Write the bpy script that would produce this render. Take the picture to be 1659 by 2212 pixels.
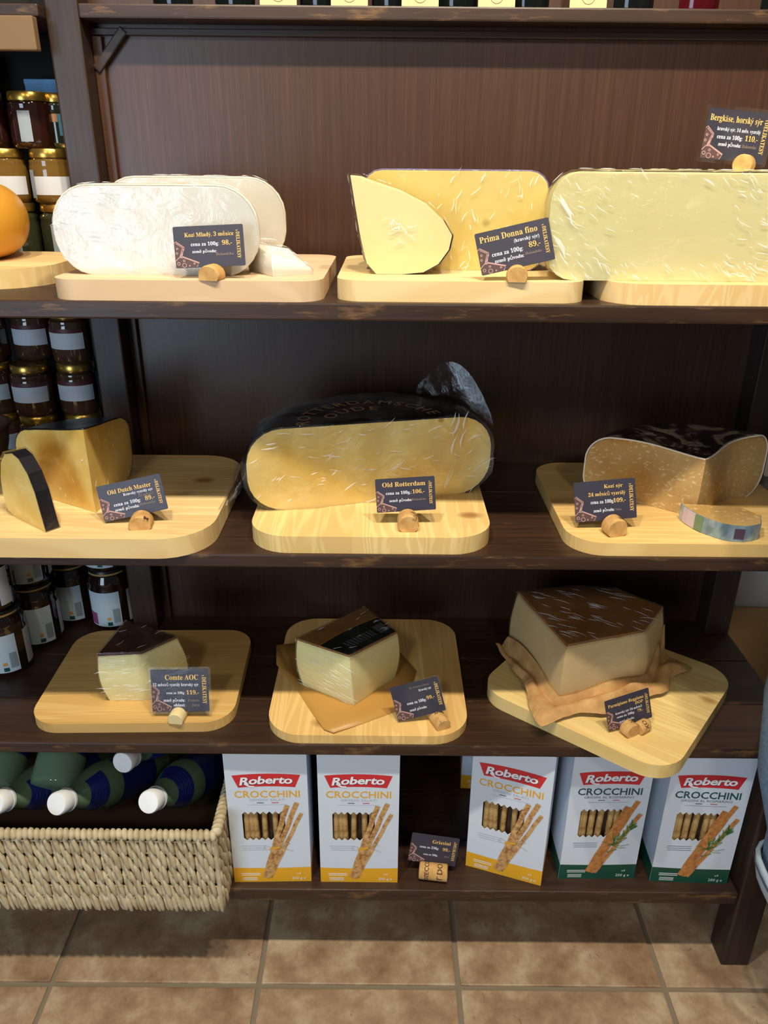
import bpy, bmesh, math, random
from math import sin, cos, pi, radians as R, sqrt
from mathutils import Vector, Matrix, Euler, noise
random.seed(7)
S = bpy.context.scene
COL = S.collection
for o in list(bpy.data.objects): bpy.data.objects.remove(o)

# ---------------------------------------------------------------- camera
cam = bpy.data.cameras.new('camera'); co = bpy.data.objects.new('camera', cam); COL.objects.link(co)
cam.sensor_fit = 'VERTICAL'; cam.sensor_height = 36.0; cam.lens = 36.0 * 1666 / 2212
cam.clip_start = .02
th, rho = R(24), .009
u0 = Vector((0, sin(th), cos(th))); F = Vector((0, cos(th), -sin(th))); r0 = Vector((1, 0, 0))
rt = r0 * cos(rho) + u0 * sin(rho); up = u0 * cos(rho) - r0 * sin(rho)
mw = Matrix((rt, up, -F)).transposed().to_4x4(); mw.translation = (0, 0, 1.392)
co.matrix_world = mw
S.camera = co
# ---------------------------------------------------------------- world, lamps, exposure
W = bpy.data.worlds.new('room_ambient'); S.world = W; W.use_nodes = True
W.node_tree.nodes['Background'].inputs[0].default_value = (.80, .90, 1.0, 1)
W.node_tree.nodes['Background'].inputs[1].default_value = .07
def spot(name, loc, tgt, power, col, size=R(125), rad=.035):
    l = bpy.data.lights.new(name, 'SPOT'); l.energy = power; l.color = col; l.spot_size = size; l.spot_blend = .6
    l.shadow_soft_size = rad
    o = bpy.data.objects.new(name, l); COL.objects.link(o); o.location = loc
    o.rotation_euler = (Vector(tgt) - Vector(loc)).to_track_quat('-Z', 'Y').to_euler()
WARM = (1.0, .885, .71)
for x in (-.42, .06, .50):
    spot('ceiling_spotlight', (x, .30, 2.75), (x, 1.05, .7), 76, WARM, R(110), .04)
for x in (-.7, .7):
    spot('room_ceiling_lamp', (x, -1.5, 2.75), (x*.5, 1.1, .8), 42, (1.0, .88, .72), R(120), .15)
al = bpy.data.lights.new('shop_window_daylight', 'AREA'); al.shape = 'RECTANGLE'; al.size = 1.5; al.size_y = 1.9
al.energy = 62; al.color = (.62, .80, 1.0)
ao = bpy.data.objects.new('shop_window_daylight', al); COL.objects.link(ao); ao.location = (-1.97, -2.6, 1.25)
ao.rotation_euler = (R(90), 0, 0)
S.view_settings.view_transform = 'Standard'; S.view_settings.look = 'None'
S.view_settings.exposure = 0.0; S.view_settings.gamma = 1.0; S.view_settings.use_curve_mapping = False

# ================================================================ materials
def lin(c):
    return tuple(((v/255)/12.92 if v/255 <= .04045 else ((v/255+.055)/1.055)**2.4) for v in c) + (1.0,)
class Mt:
    def __init__(s, name, col=(128, 128, 128), rough=.5, metal=0., spec=.5, **kw):
        s.m = bpy.data.materials.new(name); s.m.use_nodes = True; s.t = s.m.node_tree
        s.b = s.t.nodes['Principled BSDF']; s.out = s.t.nodes['Material Output']
        s.set(s.b, **{'Base Color': lin(col), 'Roughness': rough, 'Metallic': metal, 'Specular IOR Level': spec})
        s.set(s.b, **{k: v for k, v in kw.items()})
        s._tc = None
    def set(s, n, **kw):
        for k, v in kw.items():
            k = int(k[1:]) if k[0] == '_' and k[1:].isdigit() else k
            if isinstance(v, bpy.types.NodeSocket): s.t.links.new(v, n.inputs[k])
            else: n.inputs[k].default_value = v
    def n(s, typ, props=None, **kw):
        n = s.t.nodes.new(typ)
        for k, v in (props or {}).items(): setattr(n, k, v)
        s.set(n, **kw); return n
    def co(s, scale=(1, 1, 1), rot=(0, 0, 0), loc=(0, 0, 0)):
        if not s._tc: s._tc = s.n('ShaderNodeTexCoord')
        return s.n('ShaderNodeMapping', Vector=s._tc.outputs['Object'], Scale=scale, Rotation=rot, Location=loc).outputs[0]
    def noise(s, scale=5, detail=4, rough=.6, co=None, dist=0):
        return s.n('ShaderNodeTexNoise', Vector=co or s.co(), Scale=scale, Detail=detail, Roughness=rough, Distortion=dist).outputs['Fac']
    def ramp(s, fac, *st):
        r = s.n('ShaderNodeValToRGB', Fac=fac); e = r.color_ramp.elements
        while len(e) < len(st): e.new(.5)
        for i, (p, c) in enumerate(st):
            e[i].position = p; e[i].color = lin(c) if isinstance(c, tuple) else (c, c, c, 1)
        return r.outputs[0]
    def mix(s, fac, a, b, mode='MIX'):
        n = s.n('ShaderNodeMix', {'data_type': 'RGBA', 'blend_type': mode})
        for k, v in ((0, fac), (6, a), (7, b)):
            if isinstance(v, bpy.types.NodeSocket): s.t.links.new(v, n.inputs[k])
            else: n.inputs[k].default_value = lin(v) if isinstance(v, tuple) else v
        return n.outputs[2]
    def math(s, op, a, b=0.):
        n = s.n('ShaderNodeMath', {'operation': op})
        s.set(n, _0=a, _1=b); return n.outputs[0]
    def sep(s, co):
        return s.n('ShaderNodeSeparateXYZ', Vector=co).outputs
    def col(s, sock): s.set(s.b, **{'Base Color': sock}); return s
    def bump(s, h, strength=.3, dist=.002):
        s.set(s.b, Normal=s.n('ShaderNodeBump', Height=h, Strength=strength, Distance=dist).outputs[0]); return s
    def rough(s, sock): s.set(s.b, Roughness=sock); return s

def simple(name, col, rough=.5, metal=0., **kw): return Mt(name, col, rough, metal, **kw).m

# dark stained shelf wood, grain along X, scuffed front arris
def dark_wood(name, axis, scuff=True, a=(40, 26, 19), b=(74, 50, 35), sp=.45):
    m = Mt(name, rough=.42, spec=sp)
    sc = {'x': (1.2, 26, 26), 'z': (26, 26, 1.2)}[axis]
    g = m.noise(3, 6, .65, m.co(sc), .4); g2 = m.noise(2.2, 3, .5)
    c = m.ramp(g, (.3, a), (.72, b))
    c = m.mix(m.ramp(g2, (.35, 0.), (.7, .55)), c, (40, 28, 22))
    if scuff:
        z = m.sep(m.co())
        e = m.math('MULTIPLY', m.ramp(z[1], (.0, 1.), (.006, 0.)), m.ramp(m.noise(9, 5, .7, m.co((1, 3, 6))), (.56, 0.), (.72, .6)))
        c = m.mix(e, c, (150, 112, 66))
    m.col(c); m.bump(g, .25, .001)
    m.rough(m.ramp(g2, (.3, .32), (.7, .55)))
    return m.m
SHELF = dark_wood('stained_shelf_wood', 'x')
POST = dark_wood('stained_post_wood', 'z', False, (40, 29, 24), (66, 48, 38))
def veneer():
    m = Mt('mahogany_veneer', rough=.36, spec=.5)
    g = m.noise(9, 8, .75, m.co((26, 26, .5)), .2); g2 = m.noise(1.6, 2, .5, m.co((3, 1, .3)))
    c = m.ramp(g, (.3, (54, 34, 24)), (.55, (72, 47, 33)), (.75, (90, 61, 43)))
    c = m.mix(m.ramp(g2, (.35, 0.), (.7, .35)), c, (62, 38, 25))
    return m.col(c).bump(g, .12, .0006).m
VENEER = veneer()
DARKBACK = simple('dark_backing_board', (22, 17, 15), .8)

def pine(name, lt=(240, 216, 168), dk=(214, 172, 108), rot=0., strips=.055, seed=0., knots=True):
    m = Mt(name, rough=.55, spec=.25)
    cc = m.co((1, 1, 1), (0, 0, rot), (seed, seed*.7, 0))
    x = m.sep(cc)
    st = m.math('FLOOR', m.math('DIVIDE', x[1], strips))
    wn = m.n('ShaderNodeTexWhiteNoise', {'noise_dimensions': '1D'}, W=m.math('ADD', st, seed*3.3)).outputs[0]
    off = m.n('ShaderNodeCombineXYZ', X=m.math('MULTIPLY', wn, 7.), Y=wn, Z=m.math('MULTIPLY', wn, .3)).outputs[0]
    cv = m.n('ShaderNodeVectorMath', {'operation': 'ADD'}, _0=cc, _1=off).outputs[0]
    mp = m.n('ShaderNodeMapping', Vector=cv, Scale=(.7, 11, 2)).outputs[0]
    nz = m.noise(2.0, 2, .5, mp, .6)
    rings = m.n('ShaderNodeMath', {'operation': 'SINE'}, _0=m.math('MULTIPLY', nz, 55.)).outputs[0]
    g = m.ramp(rings, (.0, 1.), (.45, .45), (1., 0.))
    c = m.mix(m.math('MULTIPLY', g, .38), lt, dk)
    c = m.mix(m.math('MULTIPLY', wn, .38), c, tuple(int(v*.86) for v in dk))
    if knots:
        v = m.n('ShaderNodeTexVoronoi', Vector=m.co((5.5, 8.5, 3), (0, 0, rot), (seed*1.7, seed, 0)), Scale=1.0)
        k = m.ramp(v.outputs['Distance'], (.05, 1.), (.13, 0.))
        c = m.mix(m.math('MULTIPLY', k, .75), c, (142, 88, 40))
    m.col(c)
    fine = m.noise(60, 3, .6, m.co((.12, 1, 1), (0, 0, rot)))
    return m.bump(fine, .12, .0006).m
BEECH = pine('beech_wood', (232, 204, 168), (212, 176, 134), 0, .07, 1.3, False)

def cheese(name, c1, c2, c3=None, rough=.5, scale=30, holes=None, crumbs=None, sss=.12):
    m = Mt(name, rough=rough, spec=.35)
    g = m.noise(scale, 5, .6); g2 = m.noise(scale*.25, 3, .5)
    c = m.mix(m.ramp(g2, (.35, 0.), (.68, 1.)), c1, c2)
    c = m.mix(m.ramp(g, (.55, 0.), (.78, .35)), c, c3 or c2)
    h = g
    if crumbs:
        k = m.ramp(m.noise(crumbs[0], 3, .55, m.co((1, 1, 1.7)), .5), (.57, 0.), (.68, 1.))
        c = m.mix(m.math('MULTIPLY', k, .7), c, crumbs[1])
    if holes:
        v = m.n('ShaderNodeTexVoronoi', Scale=holes[0], Vector=m.co()).outputs['Distance']
        k = m.ramp(v, (.08, 1.), (.14, 0.))
        k = m.math('MULTIPLY', k, m.ramp(m.noise(9, 1, .4), (.50, 0.), (.54, 1.)))
        c = m.mix(m.math('MULTIPLY', k, .65), c, holes[1])
        h = m.math('SUBTRACT', g, m.math('MULTIPLY', k, 2.))
    m.col(c).bump(h, .3, .0012)
    m.set(m.b, **{'Subsurface Weight': sss, 'Subsurface Radius': (.012, .008, .004), 'Subsurface Scale': .6})
    return m.m
P_GOAT = cheese('young_goat_paste', (224, 220, 208), (234, 230, 218), (212, 206, 190), .35, 14)
P_PRIMA = cheese('pale_gold_paste', (226, 200, 110), (238, 222, 150), (216, 184, 84), .4, 16, (14, (120, 104, 50)))
P_PRIMA2 = cheese('light_gold_paste', (240, 226, 160), (246, 236, 184), (230, 206, 120), .4, 22, (26, (150, 128, 60)))
P_BERG = cheese('pale_mountain_paste', (238, 228, 168), (244, 238, 190), (230, 214, 142), .35, 10)
P_DUTCH = cheese('aged_gold_paste', (238, 198, 98), (248, 226, 150), (255, 244, 200), .45, 44)
P_ROTT = cheese('aged_yellow_paste', (242, 206, 108), (252, 236, 170), (234, 190, 84), .4, 34, (22, (170, 126, 50)))
P_HARD = cheese('hard_goat_paste', (172, 136, 78), (200, 168, 110), (150, 112, 58), .5, 30, None, (120, (222, 200, 156)))
P_COMTE = cheese('comte_paste', (246, 236, 172), (250, 244, 196), (238, 222, 146), .4, 14)
P_PARM = cheese('grana_paste', (226, 200, 148), (236, 216, 172), (210, 180, 122), .5, 24)
P_ORANGE = cheese('orange_wax', (210, 148, 48), (218, 160, 58), (198, 134, 40), .32, 8, sss=0)
R_VIOLET = simple('violet_rind', (120, 104, 150), .5)
R_CREAM = simple('cream_rind', (232, 222, 200), .5)
R_BLACK = simple('black_wax_rind', (26, 24, 32), .3)
def rind_mat(name, a, b, sc=30, rough=.6):
    m = Mt(name, rough=rough); g = m.noise(sc, 5, .65)
    return m.col(m.ramp(g, (.32, a), (.7, b))).bump(g, .4, .002).m
R_COMTE = rind_mat('brown_rough_rind', (58, 36, 24), (106, 72, 46))
R_BROWN = rind_mat('tan_rind', (140, 96, 48), (170, 122, 66))
R_PARM = rind_mat('caramel_rind', (150, 98, 44), (182, 128, 66), 12)
def painted_rind():
    m = Mt('painted_label_rind', rough=.3)
    g = m.noise(16, 4, .6, None, 1.5)
    return m.col(m.ramp(g, (.40, (34, 28, 30)), (.52, (58, 48, 44)), (.60, (150, 136, 118)), (.75, (84, 66, 54)))).m
R_PAINT = painted_rind()
def rott_rind():
    m = Mt('dark_green_label_rind', rough=.3); g = m.noise(7, 3, .5, None, .8)
    return m.col(m.ramp(g, (.42, (26, 24, 22)), (.6, (46, 40, 32)), (.72, (92, 78, 52)))).m
R_ROTT = rott_rind()

def film(name, base=.03, gloss=.40, rough=.10, sc=30, bump=.35, col=(1, 1, 1), stretch=(1, 1, 1), milky=0.):
    m = Mt(name); t = m.t; t.nodes.remove(m.b)
    g = m.noise(sc, 5, .62, m.co(stretch), 1.2)
    bm = m.n('ShaderNodeBump', Height=g, Strength=bump, Distance=.006).outputs[0]
    gl = m.n('ShaderNodeBsdfGlossy', Color=(1, 1, 1, 1), Roughness=rough, Normal=bm).outputs[0]
    tr = m.n('ShaderNodeBsdfTransparent', Color=tuple(col) + (1,)).outputs[0]
    if milky:
        df = m.n('ShaderNodeBsdfDiffuse', Color=(.85, .88, .9, 1)).outputs[0]
        tr = m.n('ShaderNodeMixShader', Fac=m.math('MULTIPLY', m.ramp(m.noise(sc*.35, 4, .6, None, 1.), (.42, 0.), (.7, 1.)), milky), _1=tr, _2=df).outputs[0]
    # tight creases catch the light as thin bright lines
    fr = m.n('ShaderNodeLayerWeight', Blend=.35, Normal=bm).outputs['Fresnel']
    fac = m.math('ADD', m.math('MULTIPLY', fr, gloss), base)
    mx = m.n('ShaderNodeMixShader', Fac=fac, _1=tr, _2=gl).outputs[0]
    t.links.new(mx, m.out.inputs[0]); return m.m
FILM = film('cling_film'); FILM_M = film('creased_cling_film', .024, .4, .06, 26, .35, milky=.04)
FILM_D = film('streaked_cling_film', .04, .5, .06, 26, .4, stretch=(.8, 1, 3.), milky=.04)
FILM_B = film('clear_bag_film', .05, .5, .08, 24, .5, milky=.06)
LAMIN = film('laminate_film', .02, .2, .2, 12, .25, milky=.06)

CARD = simple('slate_card', (54, 52, 66), .42); CARDW = simple('white_card_edge', (236, 226, 228), .4)
GOLD_INK = simple('gold_ink', (232, 190, 110), .5); WHITE_INK = simple('white_ink', (226, 230, 242), .5)
FADED_INK = simple('faded_ink', (132, 116, 106), .5); PINK_INK = simple('rose_ink', (190, 150, 144), .5)
BROWN_INK = simple('umber_ink', (84, 62, 62), .5)
def cork_mat():
    m = Mt('cork', rough=.85, spec=.2); v = m.noise(220, 3, .6)
    c = m.ramp(m.noise(60, 4, .6), (.3, (182, 138, 82)), (.7, (218, 178, 116)))
    return m.col(m.mix(m.ramp(v, (.62, 0.), (.72, .75)), c, (104, 70, 40))).bump(v, .3, .001).m
CORK = cork_mat(); CORKINK = simple('cork_print_ink', (70, 44, 32), .8); PALECORK = simple('pale_cork', (222, 204, 152), .8)
GOLDLID = simple('gold_lid', (196, 160, 78), .28, .9); DARKLID = simple('dark_lid', (34, 30, 26), .35, .3)
def jarglass(name, col): return simple(name, col, .06, 0, **{'Coat Weight': .6, 'Coat Roughness': .03})
HONEY = jarglass('amber_jar', (112, 84, 36)); DKJAR = jarglass('dark_jam_jar', (36, 22, 18)); BRJAR = jarglass('brown_spread_jar', (74, 50, 34)); REDJAR = jarglass('red_brown_jar', (44, 22, 16)); GRNJAR = jarglass('green_jar', (48, 52, 34))
PAPERW = simple('label_paper', (206, 210, 216), .6); PAPERB = simple('pale_blue_label', (196, 212, 222), .6)
BLUELAB = simple('turquoise_label', (90, 160, 180), .5); INKD = simple('dark_print', (60, 70, 74), .6)
def barcode():
    m = Mt('barcode_print', rough=.6); w = m.n('ShaderNodeTexWave', {'bands_direction': 'Z'}, Scale=130., Distortion=3., Detail=1.).outputs['Fac']
    return m.col(m.ramp(w, (.45, (60, 72, 78)), (.6, (190, 204, 212)))).m
BARC = barcode()
FLOWER = simple('flower_print', (150, 70, 120), .6); FLOWER2 = simple('violet_print', (96, 92, 170), .6)
def floor_tile():
    m = Mt('terracotta_tile', rough=.42, spec=.4)
    oi = m.n('ShaderNodeObjectInfo').outputs['Random']
    cc = m.n('ShaderNodeVectorMath', {'operation': 'ADD'}, _0=m.co(), _1=m.n('ShaderNodeCombineXYZ', X=m.math('MULTIPLY', oi, 9.), Y=m.math('MULTIPLY', oi, 5.)).outputs[0]).outputs[0]
    a = m.noise(8, 6, .68, cc); b = m.noise(22, 5, .65, cc); v = m.noise(16, 6, .72, cc, 3.)
    c = m.ramp(a, (.34, (126, 97, 73)), (.5, (160, 134, 106)), (.64, (188, 169, 141)))
    c = m.mix(m.ramp(b, (.5, 0.), (.75, .5)), c, (148, 114, 88))
    c = m.mix(m.ramp(v, (.63, 0.), (.69, .55)), c, (88, 64, 44))
    return m.col(c).bump(a, .3, .003).m
TILE = floor_tile(); GROUT = simple('grout', (128, 116, 98), .8)
WHITEWALL = simple('white_wall_paint', (206, 200, 190), .8); BEIGE = simple('beige_wall_paint', (196, 160, 108), .7)
BOXW = simple('white_carton', (212, 224, 238), .38); BOXY = simple('yellow_print', (232, 172, 40), .4)
BOXG = simple('green_print', (20, 78, 62), .4); RED = simple('red_print', (206, 44, 50), .4); LOGOW = simple('white_print', (244, 244, 248), .4)
NAVY = simple('navy_print', (56, 52, 110), .4); GREYP = simple('grey_print', (168, 178, 190), .5); TEAL = simple('teal_print', (24, 80, 84), .4)
BOXSIDE = simple('brown_carton', (176, 120, 66), .6); BOXIN = simple('box_inside', (70, 50, 34), .8)
def stick_mat(name, a, b, d):
    m = Mt(name, rough=.6); g = m.noise(110, 3, .6)
    return m.col(m.ramp(g, (.35, a), (.55, b), (.75, d))).bump(g, .4, .001).m
STICK = stick_mat('breadstick_crust', (150, 116, 66), (184, 150, 94), (200, 170, 116))
STICKP = stick_mat('breadstick_print', (150, 98, 52), (200, 156, 98), (222, 184, 130))
STICKR = stick_mat('rosemary_breadstick_print', (166, 102, 50), (196, 132, 70), (206, 150, 90))
HERB = simple('rosemary_print', (70, 128, 62), .5); STRING = simple('string_print', (150, 140, 120), .5)
def wick():
    m = Mt('seagrass', rough=.7, spec=.2); g = m.noise(40, 4, .6)
    return m.col(m.ramp(g, (.3, (168, 150, 114)), (.7, (214, 202, 170)))).bump(m.noise(200, 2, .5, m.co((1, 1, .15))), .3, .001).m
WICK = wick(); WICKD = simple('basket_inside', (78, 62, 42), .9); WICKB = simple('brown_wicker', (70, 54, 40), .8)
def bglass():
    m = Mt('green_bottle_glass', (120, 150, 118), .04); m.set(m.b, **{'Transmission Weight': .45, 'IOR': 1.3, 'Base Color': lin((132, 164, 130))}); return m.m
BOTG = bglass(); CAPW = simple('white_plastic_cap', (240, 242, 244), .35); CAPR = simple('frosted_ring', (196, 206, 212), .3)
BLUEL = simple('royal_blue_label', (26, 42, 116), .3); BLUEP = simple('pale_blue_print', (120, 140, 200), .5)
WINEG = simple('dark_wine_glass', (16, 20, 18), .06); WINER = simple('red_bottle', (70, 10, 18), .08); TAGC = simple('cream_tag', (222, 196, 138), .7)
KRAFT = Mt('kraft_paper', rough=.7, spec=.2)
_g = KRAFT.noise(34, 4, .6); KRAFT.col(KRAFT.ramp(_g, (.3, (170, 128, 78)), (.7, (200, 160, 106)))).bump(_g, .4, .003); KRAFT = KRAFT.m
WAXP = Mt('waxed_paper', (204, 154, 78), .4); WAXP.set(WAXP.b, Alpha=.82); WAXP = WAXP.m
DENIM = Mt('pale_denim', rough=.85, spec=.1); _g = DENIM.noise(300, 2, .5); DENIM.col(DENIM.ramp(_g, (.3, (96, 124, 156)), (.7, (140, 166, 192)))); DENIM = DENIM.m
DENIML = simple('denim_reverse', (176, 194, 206), .85); SEAM = simple('denim_hem_stitch', (70, 92, 118), .85)
SKIN = simple('skin', (196, 146, 116), .5); HAIR = simple('brown_hair', (60, 42, 30), .6); SHOE = simple('brown_leather_shoe', (96, 62, 38), .5); SHIRT = simple('grey_cotton', (120, 122, 126), .8)
BLUECARD = simple('blue_card', (84, 150, 206), .5); LTWOOD = pine('oiled_board', (134, 108, 78), (112, 88, 62), 0, .09, 4, False); GREYBOX = simple('grey_brown_carton', (92, 80, 70), .7)
GREYFOIL = simple('grey_foil', (150, 150, 146), .35, .4)

# ================================================================ geometry helpers
def link(name, me, mat, parent=None, smooth=False):
    o = bpy.data.objects.new(name, me); COL.objects.link(o)
    if mat and not me.materials: me.materials.append(mat)
    if parent: o.parent = parent
    if smooth:
        for p in me.polygons: p.use_smooth = True
    return o
def mesh(name, v, f):
    me = bpy.data.meshes.new(name); me.from_pydata([tuple(p) for p in v], [], f); me.update(); return me
def obj(name, v, f, mat, parent=None, smooth=False): return link(name, mesh(name, v, f), mat, parent, smooth)
def frombm(name, bm, mat, parent=None, smooth=False):
    bmesh.ops.recalc_face_normals(bm, faces=bm.faces[:])
    me = bpy.data.meshes.new(name); bm.to_mesh(me); bm.free(); return link(name, me, mat, parent, smooth)
def tag(o, label, cat, group=None, kind=None):
    if label: o['label'] = label
    if cat: o['category'] = cat
    if group: o['group'] = group
    if kind: o['kind'] = kind
    return o
def thing(name, loc, label, cat, group=None, rz=0, rot=None):
    o = bpy.data.objects.new(name, None); COL.objects.link(o); o.location = loc
    o.rotation_euler = rot if rot else (0, 0, rz); o.empty_display_size = .02
    return tag(o, label, cat, group)
def dup(root, loc=None, rot=None, label=None):
    r = root.copy(); COL.objects.link(r)
    if loc is not None: r.location = loc
    if rot is not None: r.rotation_euler = rot
    if label: r['label'] = label
    for ch in list(root.children):
        c = ch.copy(); COL.objects.link(c); c.parent = r
        for g in list(ch.children):
            d = g.copy(); COL.objects.link(d); d.parent = c
    return r
def autosmooth(o, ang=35):
    me = o.data
    for p in me.polygons: p.use_smooth = True
    bm = bmesh.new(); bm.from_mesh(me)
    for e in bm.edges:
        e.smooth = not (len(e.link_faces) == 2 and e.calc_face_angle(0) > R(ang))
    bm.to_mesh(me); bm.free(); return o
def box(name, a, b, mat, parent=None, bev=.0):
    bm = bmesh.new(); bmesh.ops.create_cube(bm, size=1)
    for v in bm.verts:
        for i in range(3): v.co[i] = a[i] + (v.co[i] + .5) * (b[i] - a[i])
    if bev: bmesh.ops.bevel(bm, geom=bm.edges[:], offset=bev, segments=2, affect='EDGES', profile=.6)
    return frombm(name, bm, mat, parent)
def lathe(prof, seg=28, a0=0., a1=2*pi):
    full = abs(a1 - a0 - 2*pi) < 1e-6; n = seg if full else seg + 1
    v = []; f = []
    for r, z in prof:
        for k in range(n):
            a = a0 + (a1 - a0) * k / seg; v.append((r*cos(a), r*sin(a), z))
    for j in range(len(prof) - 1):
        for k in range(seg):
            k2 = (k + 1) % n
            f.append((j*n+k, j*n+k2, (j+1)*n+k2, (j+1)*n+k))
    return v, f
def lat(name, prof, mat, parent=None, seg=28, loc=None, **kw):
    v, f = lathe(prof, seg, **kw); o = obj(name, v, f, mat, parent); autosmooth(o, 40)
    if loc: o.location = loc
    return o
def prism(name, pts, h, mat, parent=None, bev=.0, plane='xy', base=0.):
    """closed polygon pulled up by h (plane xy -> along z, xz -> along y)"""
    bm = bmesh.new(); n = len(pts)
    def P(p, t): return (p[0], p[1], base + t) if plane == 'xy' else (p[0], base + t, p[1])
    a = [bm.verts.new(P(p, 0)) for p in pts]; b = [bm.verts.new(P(p, h)) for p in pts]
    bm.faces.new(a[::-1]); bm.faces.new(b)
    for i in range(n): bm.faces.new((a[i], a[(i+1) % n], b[(i+1) % n], b[i]))
    if bev:
        ed = [e for e in bm.edges if abs(e.calc_face_angle(0)) > R(40)]
        bmesh.ops.bevel(bm, geom=ed, offset=bev, segments=2, affect='EDGES', profile=.6)
    bmesh.ops.recalc_face_normals(bm, faces=bm.faces[:])
    return frombm(name, bm, mat, parent)
def rrect(x0, x1, y0, y1, r, n=8):
    p = []
    for cx, cy, a in ((x1-r, y1-r, 0), (x0+r, y1-r, pi/2), (x0+r, y0+r, pi), (x1-r, y0+r, 1.5*pi)):
        for k in range(n + 1): p.append((cx + r*cos(a + k*pi/2/n), cy + r*sin(a + k*pi/2/n)))
    return p
def wedge(name, Rr, H, e, a0, a1, paste, rind, parent, nr=14, nz=14, na=30, conc=0., rt=.0022, top_drop=0., wob=0., seed=0., rim_drop=0.):
    """sector of a wheel cheese: grid body plus a rind shell over rim, top and base"""
    zs = [H * (.5 - .5*cos(pi*j/nz)) for j in range(nz + 1)]
    def rm(z):
        d = abs(z - H/2) - (H/2 - e)
        return Rr if d <= 0 else Rr - e + e*sqrt(max(0, 1 - (d/e)**2))
    def pt(t, z, s):
        c = conc * sin(pi*min(1, t)) if conc else 0
        a = (a0 + c) + ((a1 - c) - (a0 + c)) * s; r = t * rm(z)
        p = Vector((r*cos(a), r*sin(a), z - top_drop*(1-t)*(z/H) - rim_drop*t*(z/H)))
        if wob: p += Vector(noise.noise_vector(p*14 + Vector((seed, 0, 0))))*wob*min(1, z/.02)
        return p
    ts = [k/nr for k in range(nr + 1)]; ss = [k/na for k in range(na + 1)]
    def build(parts):
        bm = bmesh.new()
        def grid(A, B, fn):
            g = [[bm.verts.new(fn(a, b)) for b in B] for a in A]
            for i in range(len(A)-1):
                for j in range(len(B)-1): bm.faces.new((g[i][j], g[i+1][j], g[i+1][j+1], g[i][j+1]))
        if 'cut' in parts: grid(ts, zs, lambda t, z: pt(t, z, 0)); grid(ts, zs, lambda t, z: pt(t, z, 1))
        if 'out' in parts:
            grid(ss, zs, lambda s, z: pt(1, z, s)); grid(ss, ts, lambda s, t: pt(t, H, s)); grid(ss, ts, lambda s, t: pt(t, 0, s))
        bmesh.ops.remove_doubles(bm, verts=bm.verts[:], dist=.0004)
        bmesh.ops.recalc_face_normals(bm, faces=bm.faces[:])
        return bm
    b = autosmooth(frombm('paste', build(('cut', 'out')), paste, parent), 50)
    if rind:
        bm = build(('out',)); bm.normal_update()
        c = Vector((Rr*.45*cos((a0+a1)/2), Rr*.45*sin((a0+a1)/2), H/2))
        if sum((f.calc_center_median() - c).dot(f.normal) for f in bm.faces) < 0: bmesh.ops.reverse_faces(bm, faces=bm.faces[:])
        me = bpy.data.meshes.new('rind'); bm.to_mesh(me); bm.free()
        r = autosmooth(link('rind', me, rind, parent), 50)
        sd = r.modifiers.new('thickness', 'SOLIDIFY'); sd.thickness = rt; sd.offset = 1
    return b
def loft(name, bot, top, mat, parent=None, z0=0., z1=None, nl=8, ns=6, bulge=.0, wob=.0, bev=.004):
    """block between two polygons; sides bulge outward"""
    n = len(bot); top = [tuple(p) if len(p) == 3 else (p[0], p[1], z1) for p in top]
    cx = sum(p[0] for p in bot)/n; cy = sum(p[1] for p in bot)/n
    L = []
    for l in range(nl + 1):
        t = l/nl; row = []
        for i in range(n):
            j = (i + 1) % n
            for k in range(ns):
                s = k/ns
                b = Vector((bot[i][0]*(1-s)+bot[j][0]*s, bot[i][1]*(1-s)+bot[j][1]*s, z0))
                q = Vector(top[i])*(1-s) + Vector(top[j])*s
                p = b*(1-t) + q*t; d = Vector((p.x-cx, p.y-cy, 0)).normalized()
                p += d*bulge*sin(pi*t)
                if wob and 0 < l: p += Vector(noise.noise_vector(p*22))*wob
                row.append(p)
        L.append(row)
    m = n*ns; bm = bmesh.new(); V = [[bm.verts.new(p) for p in r] for r in L]
    for l in range(nl):
        for k in range(m): bm.faces.new((V[l][k], V[l][(k+1) % m], V[l+1][(k+1) % m], V[l+1][k]))
    bm.faces.new(V[0][::-1])
    prev = V[nl]; C = sum((v.co for v in prev), Vector())/m
    for s in (.66, .33):
        cur = [bm.verts.new(C + (v.co - C)*s) for v in V[nl]]
        for k in range(m): bm.faces.new((prev[k], prev[(k+1) % m], cur[(k+1) % m], cur[k]))
        prev = cur
    bm.faces.new(prev)
    if bev:
        ed = [e for e in bm.edges if len(e.link_faces) == 2 and e.calc_face_angle(0) > R(30)]
        bmesh.ops.bevel(bm, geom=ed, offset=bev, segments=3, affect='EDGES', profile=.5)
    return autosmooth(frombm(name, bm, mat, parent), 50)
def wrap(src, mat, parent, off=.002, amp=.0012, freq=40., name='plastic_wrap', sub=0):
    bm = bmesh.new(); bm.from_mesh(src.data)
    if sub: bmesh.ops.subdivide_edges(bm, edges=bm.edges[:], cuts=sub, use_grid_fill=True)
    bm.normal_update()
    zmin = min(v.co.z for v in bm.verts)
    for v in bm.verts:
        k = noise.noise(v.co*freq) + .6*noise.noise(v.co*freq*2.3)
        d = v.normal*(off + amp*k)
        if v.co.z < zmin + .002: d.z = max(d.z, 0)
        v.co += d; v.co.z = max(v.co.z, zmin)
    me = bpy.data.meshes.new(name); bm.to_mesh(me); bm.free()
    o = link(name, me, mat, parent, True); o.location = src.location; return o
GLINT_FOLD = Mt('folded_film_glint', (250, 252, 255), .18, 0., .9); GLINT_FOLD.set(GLINT_FOLD.b, Alpha=.5); GLINT_FOLD = GLINT_FOLD.m  # near-white colour paints highlight streaks onto the folds of the film
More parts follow.
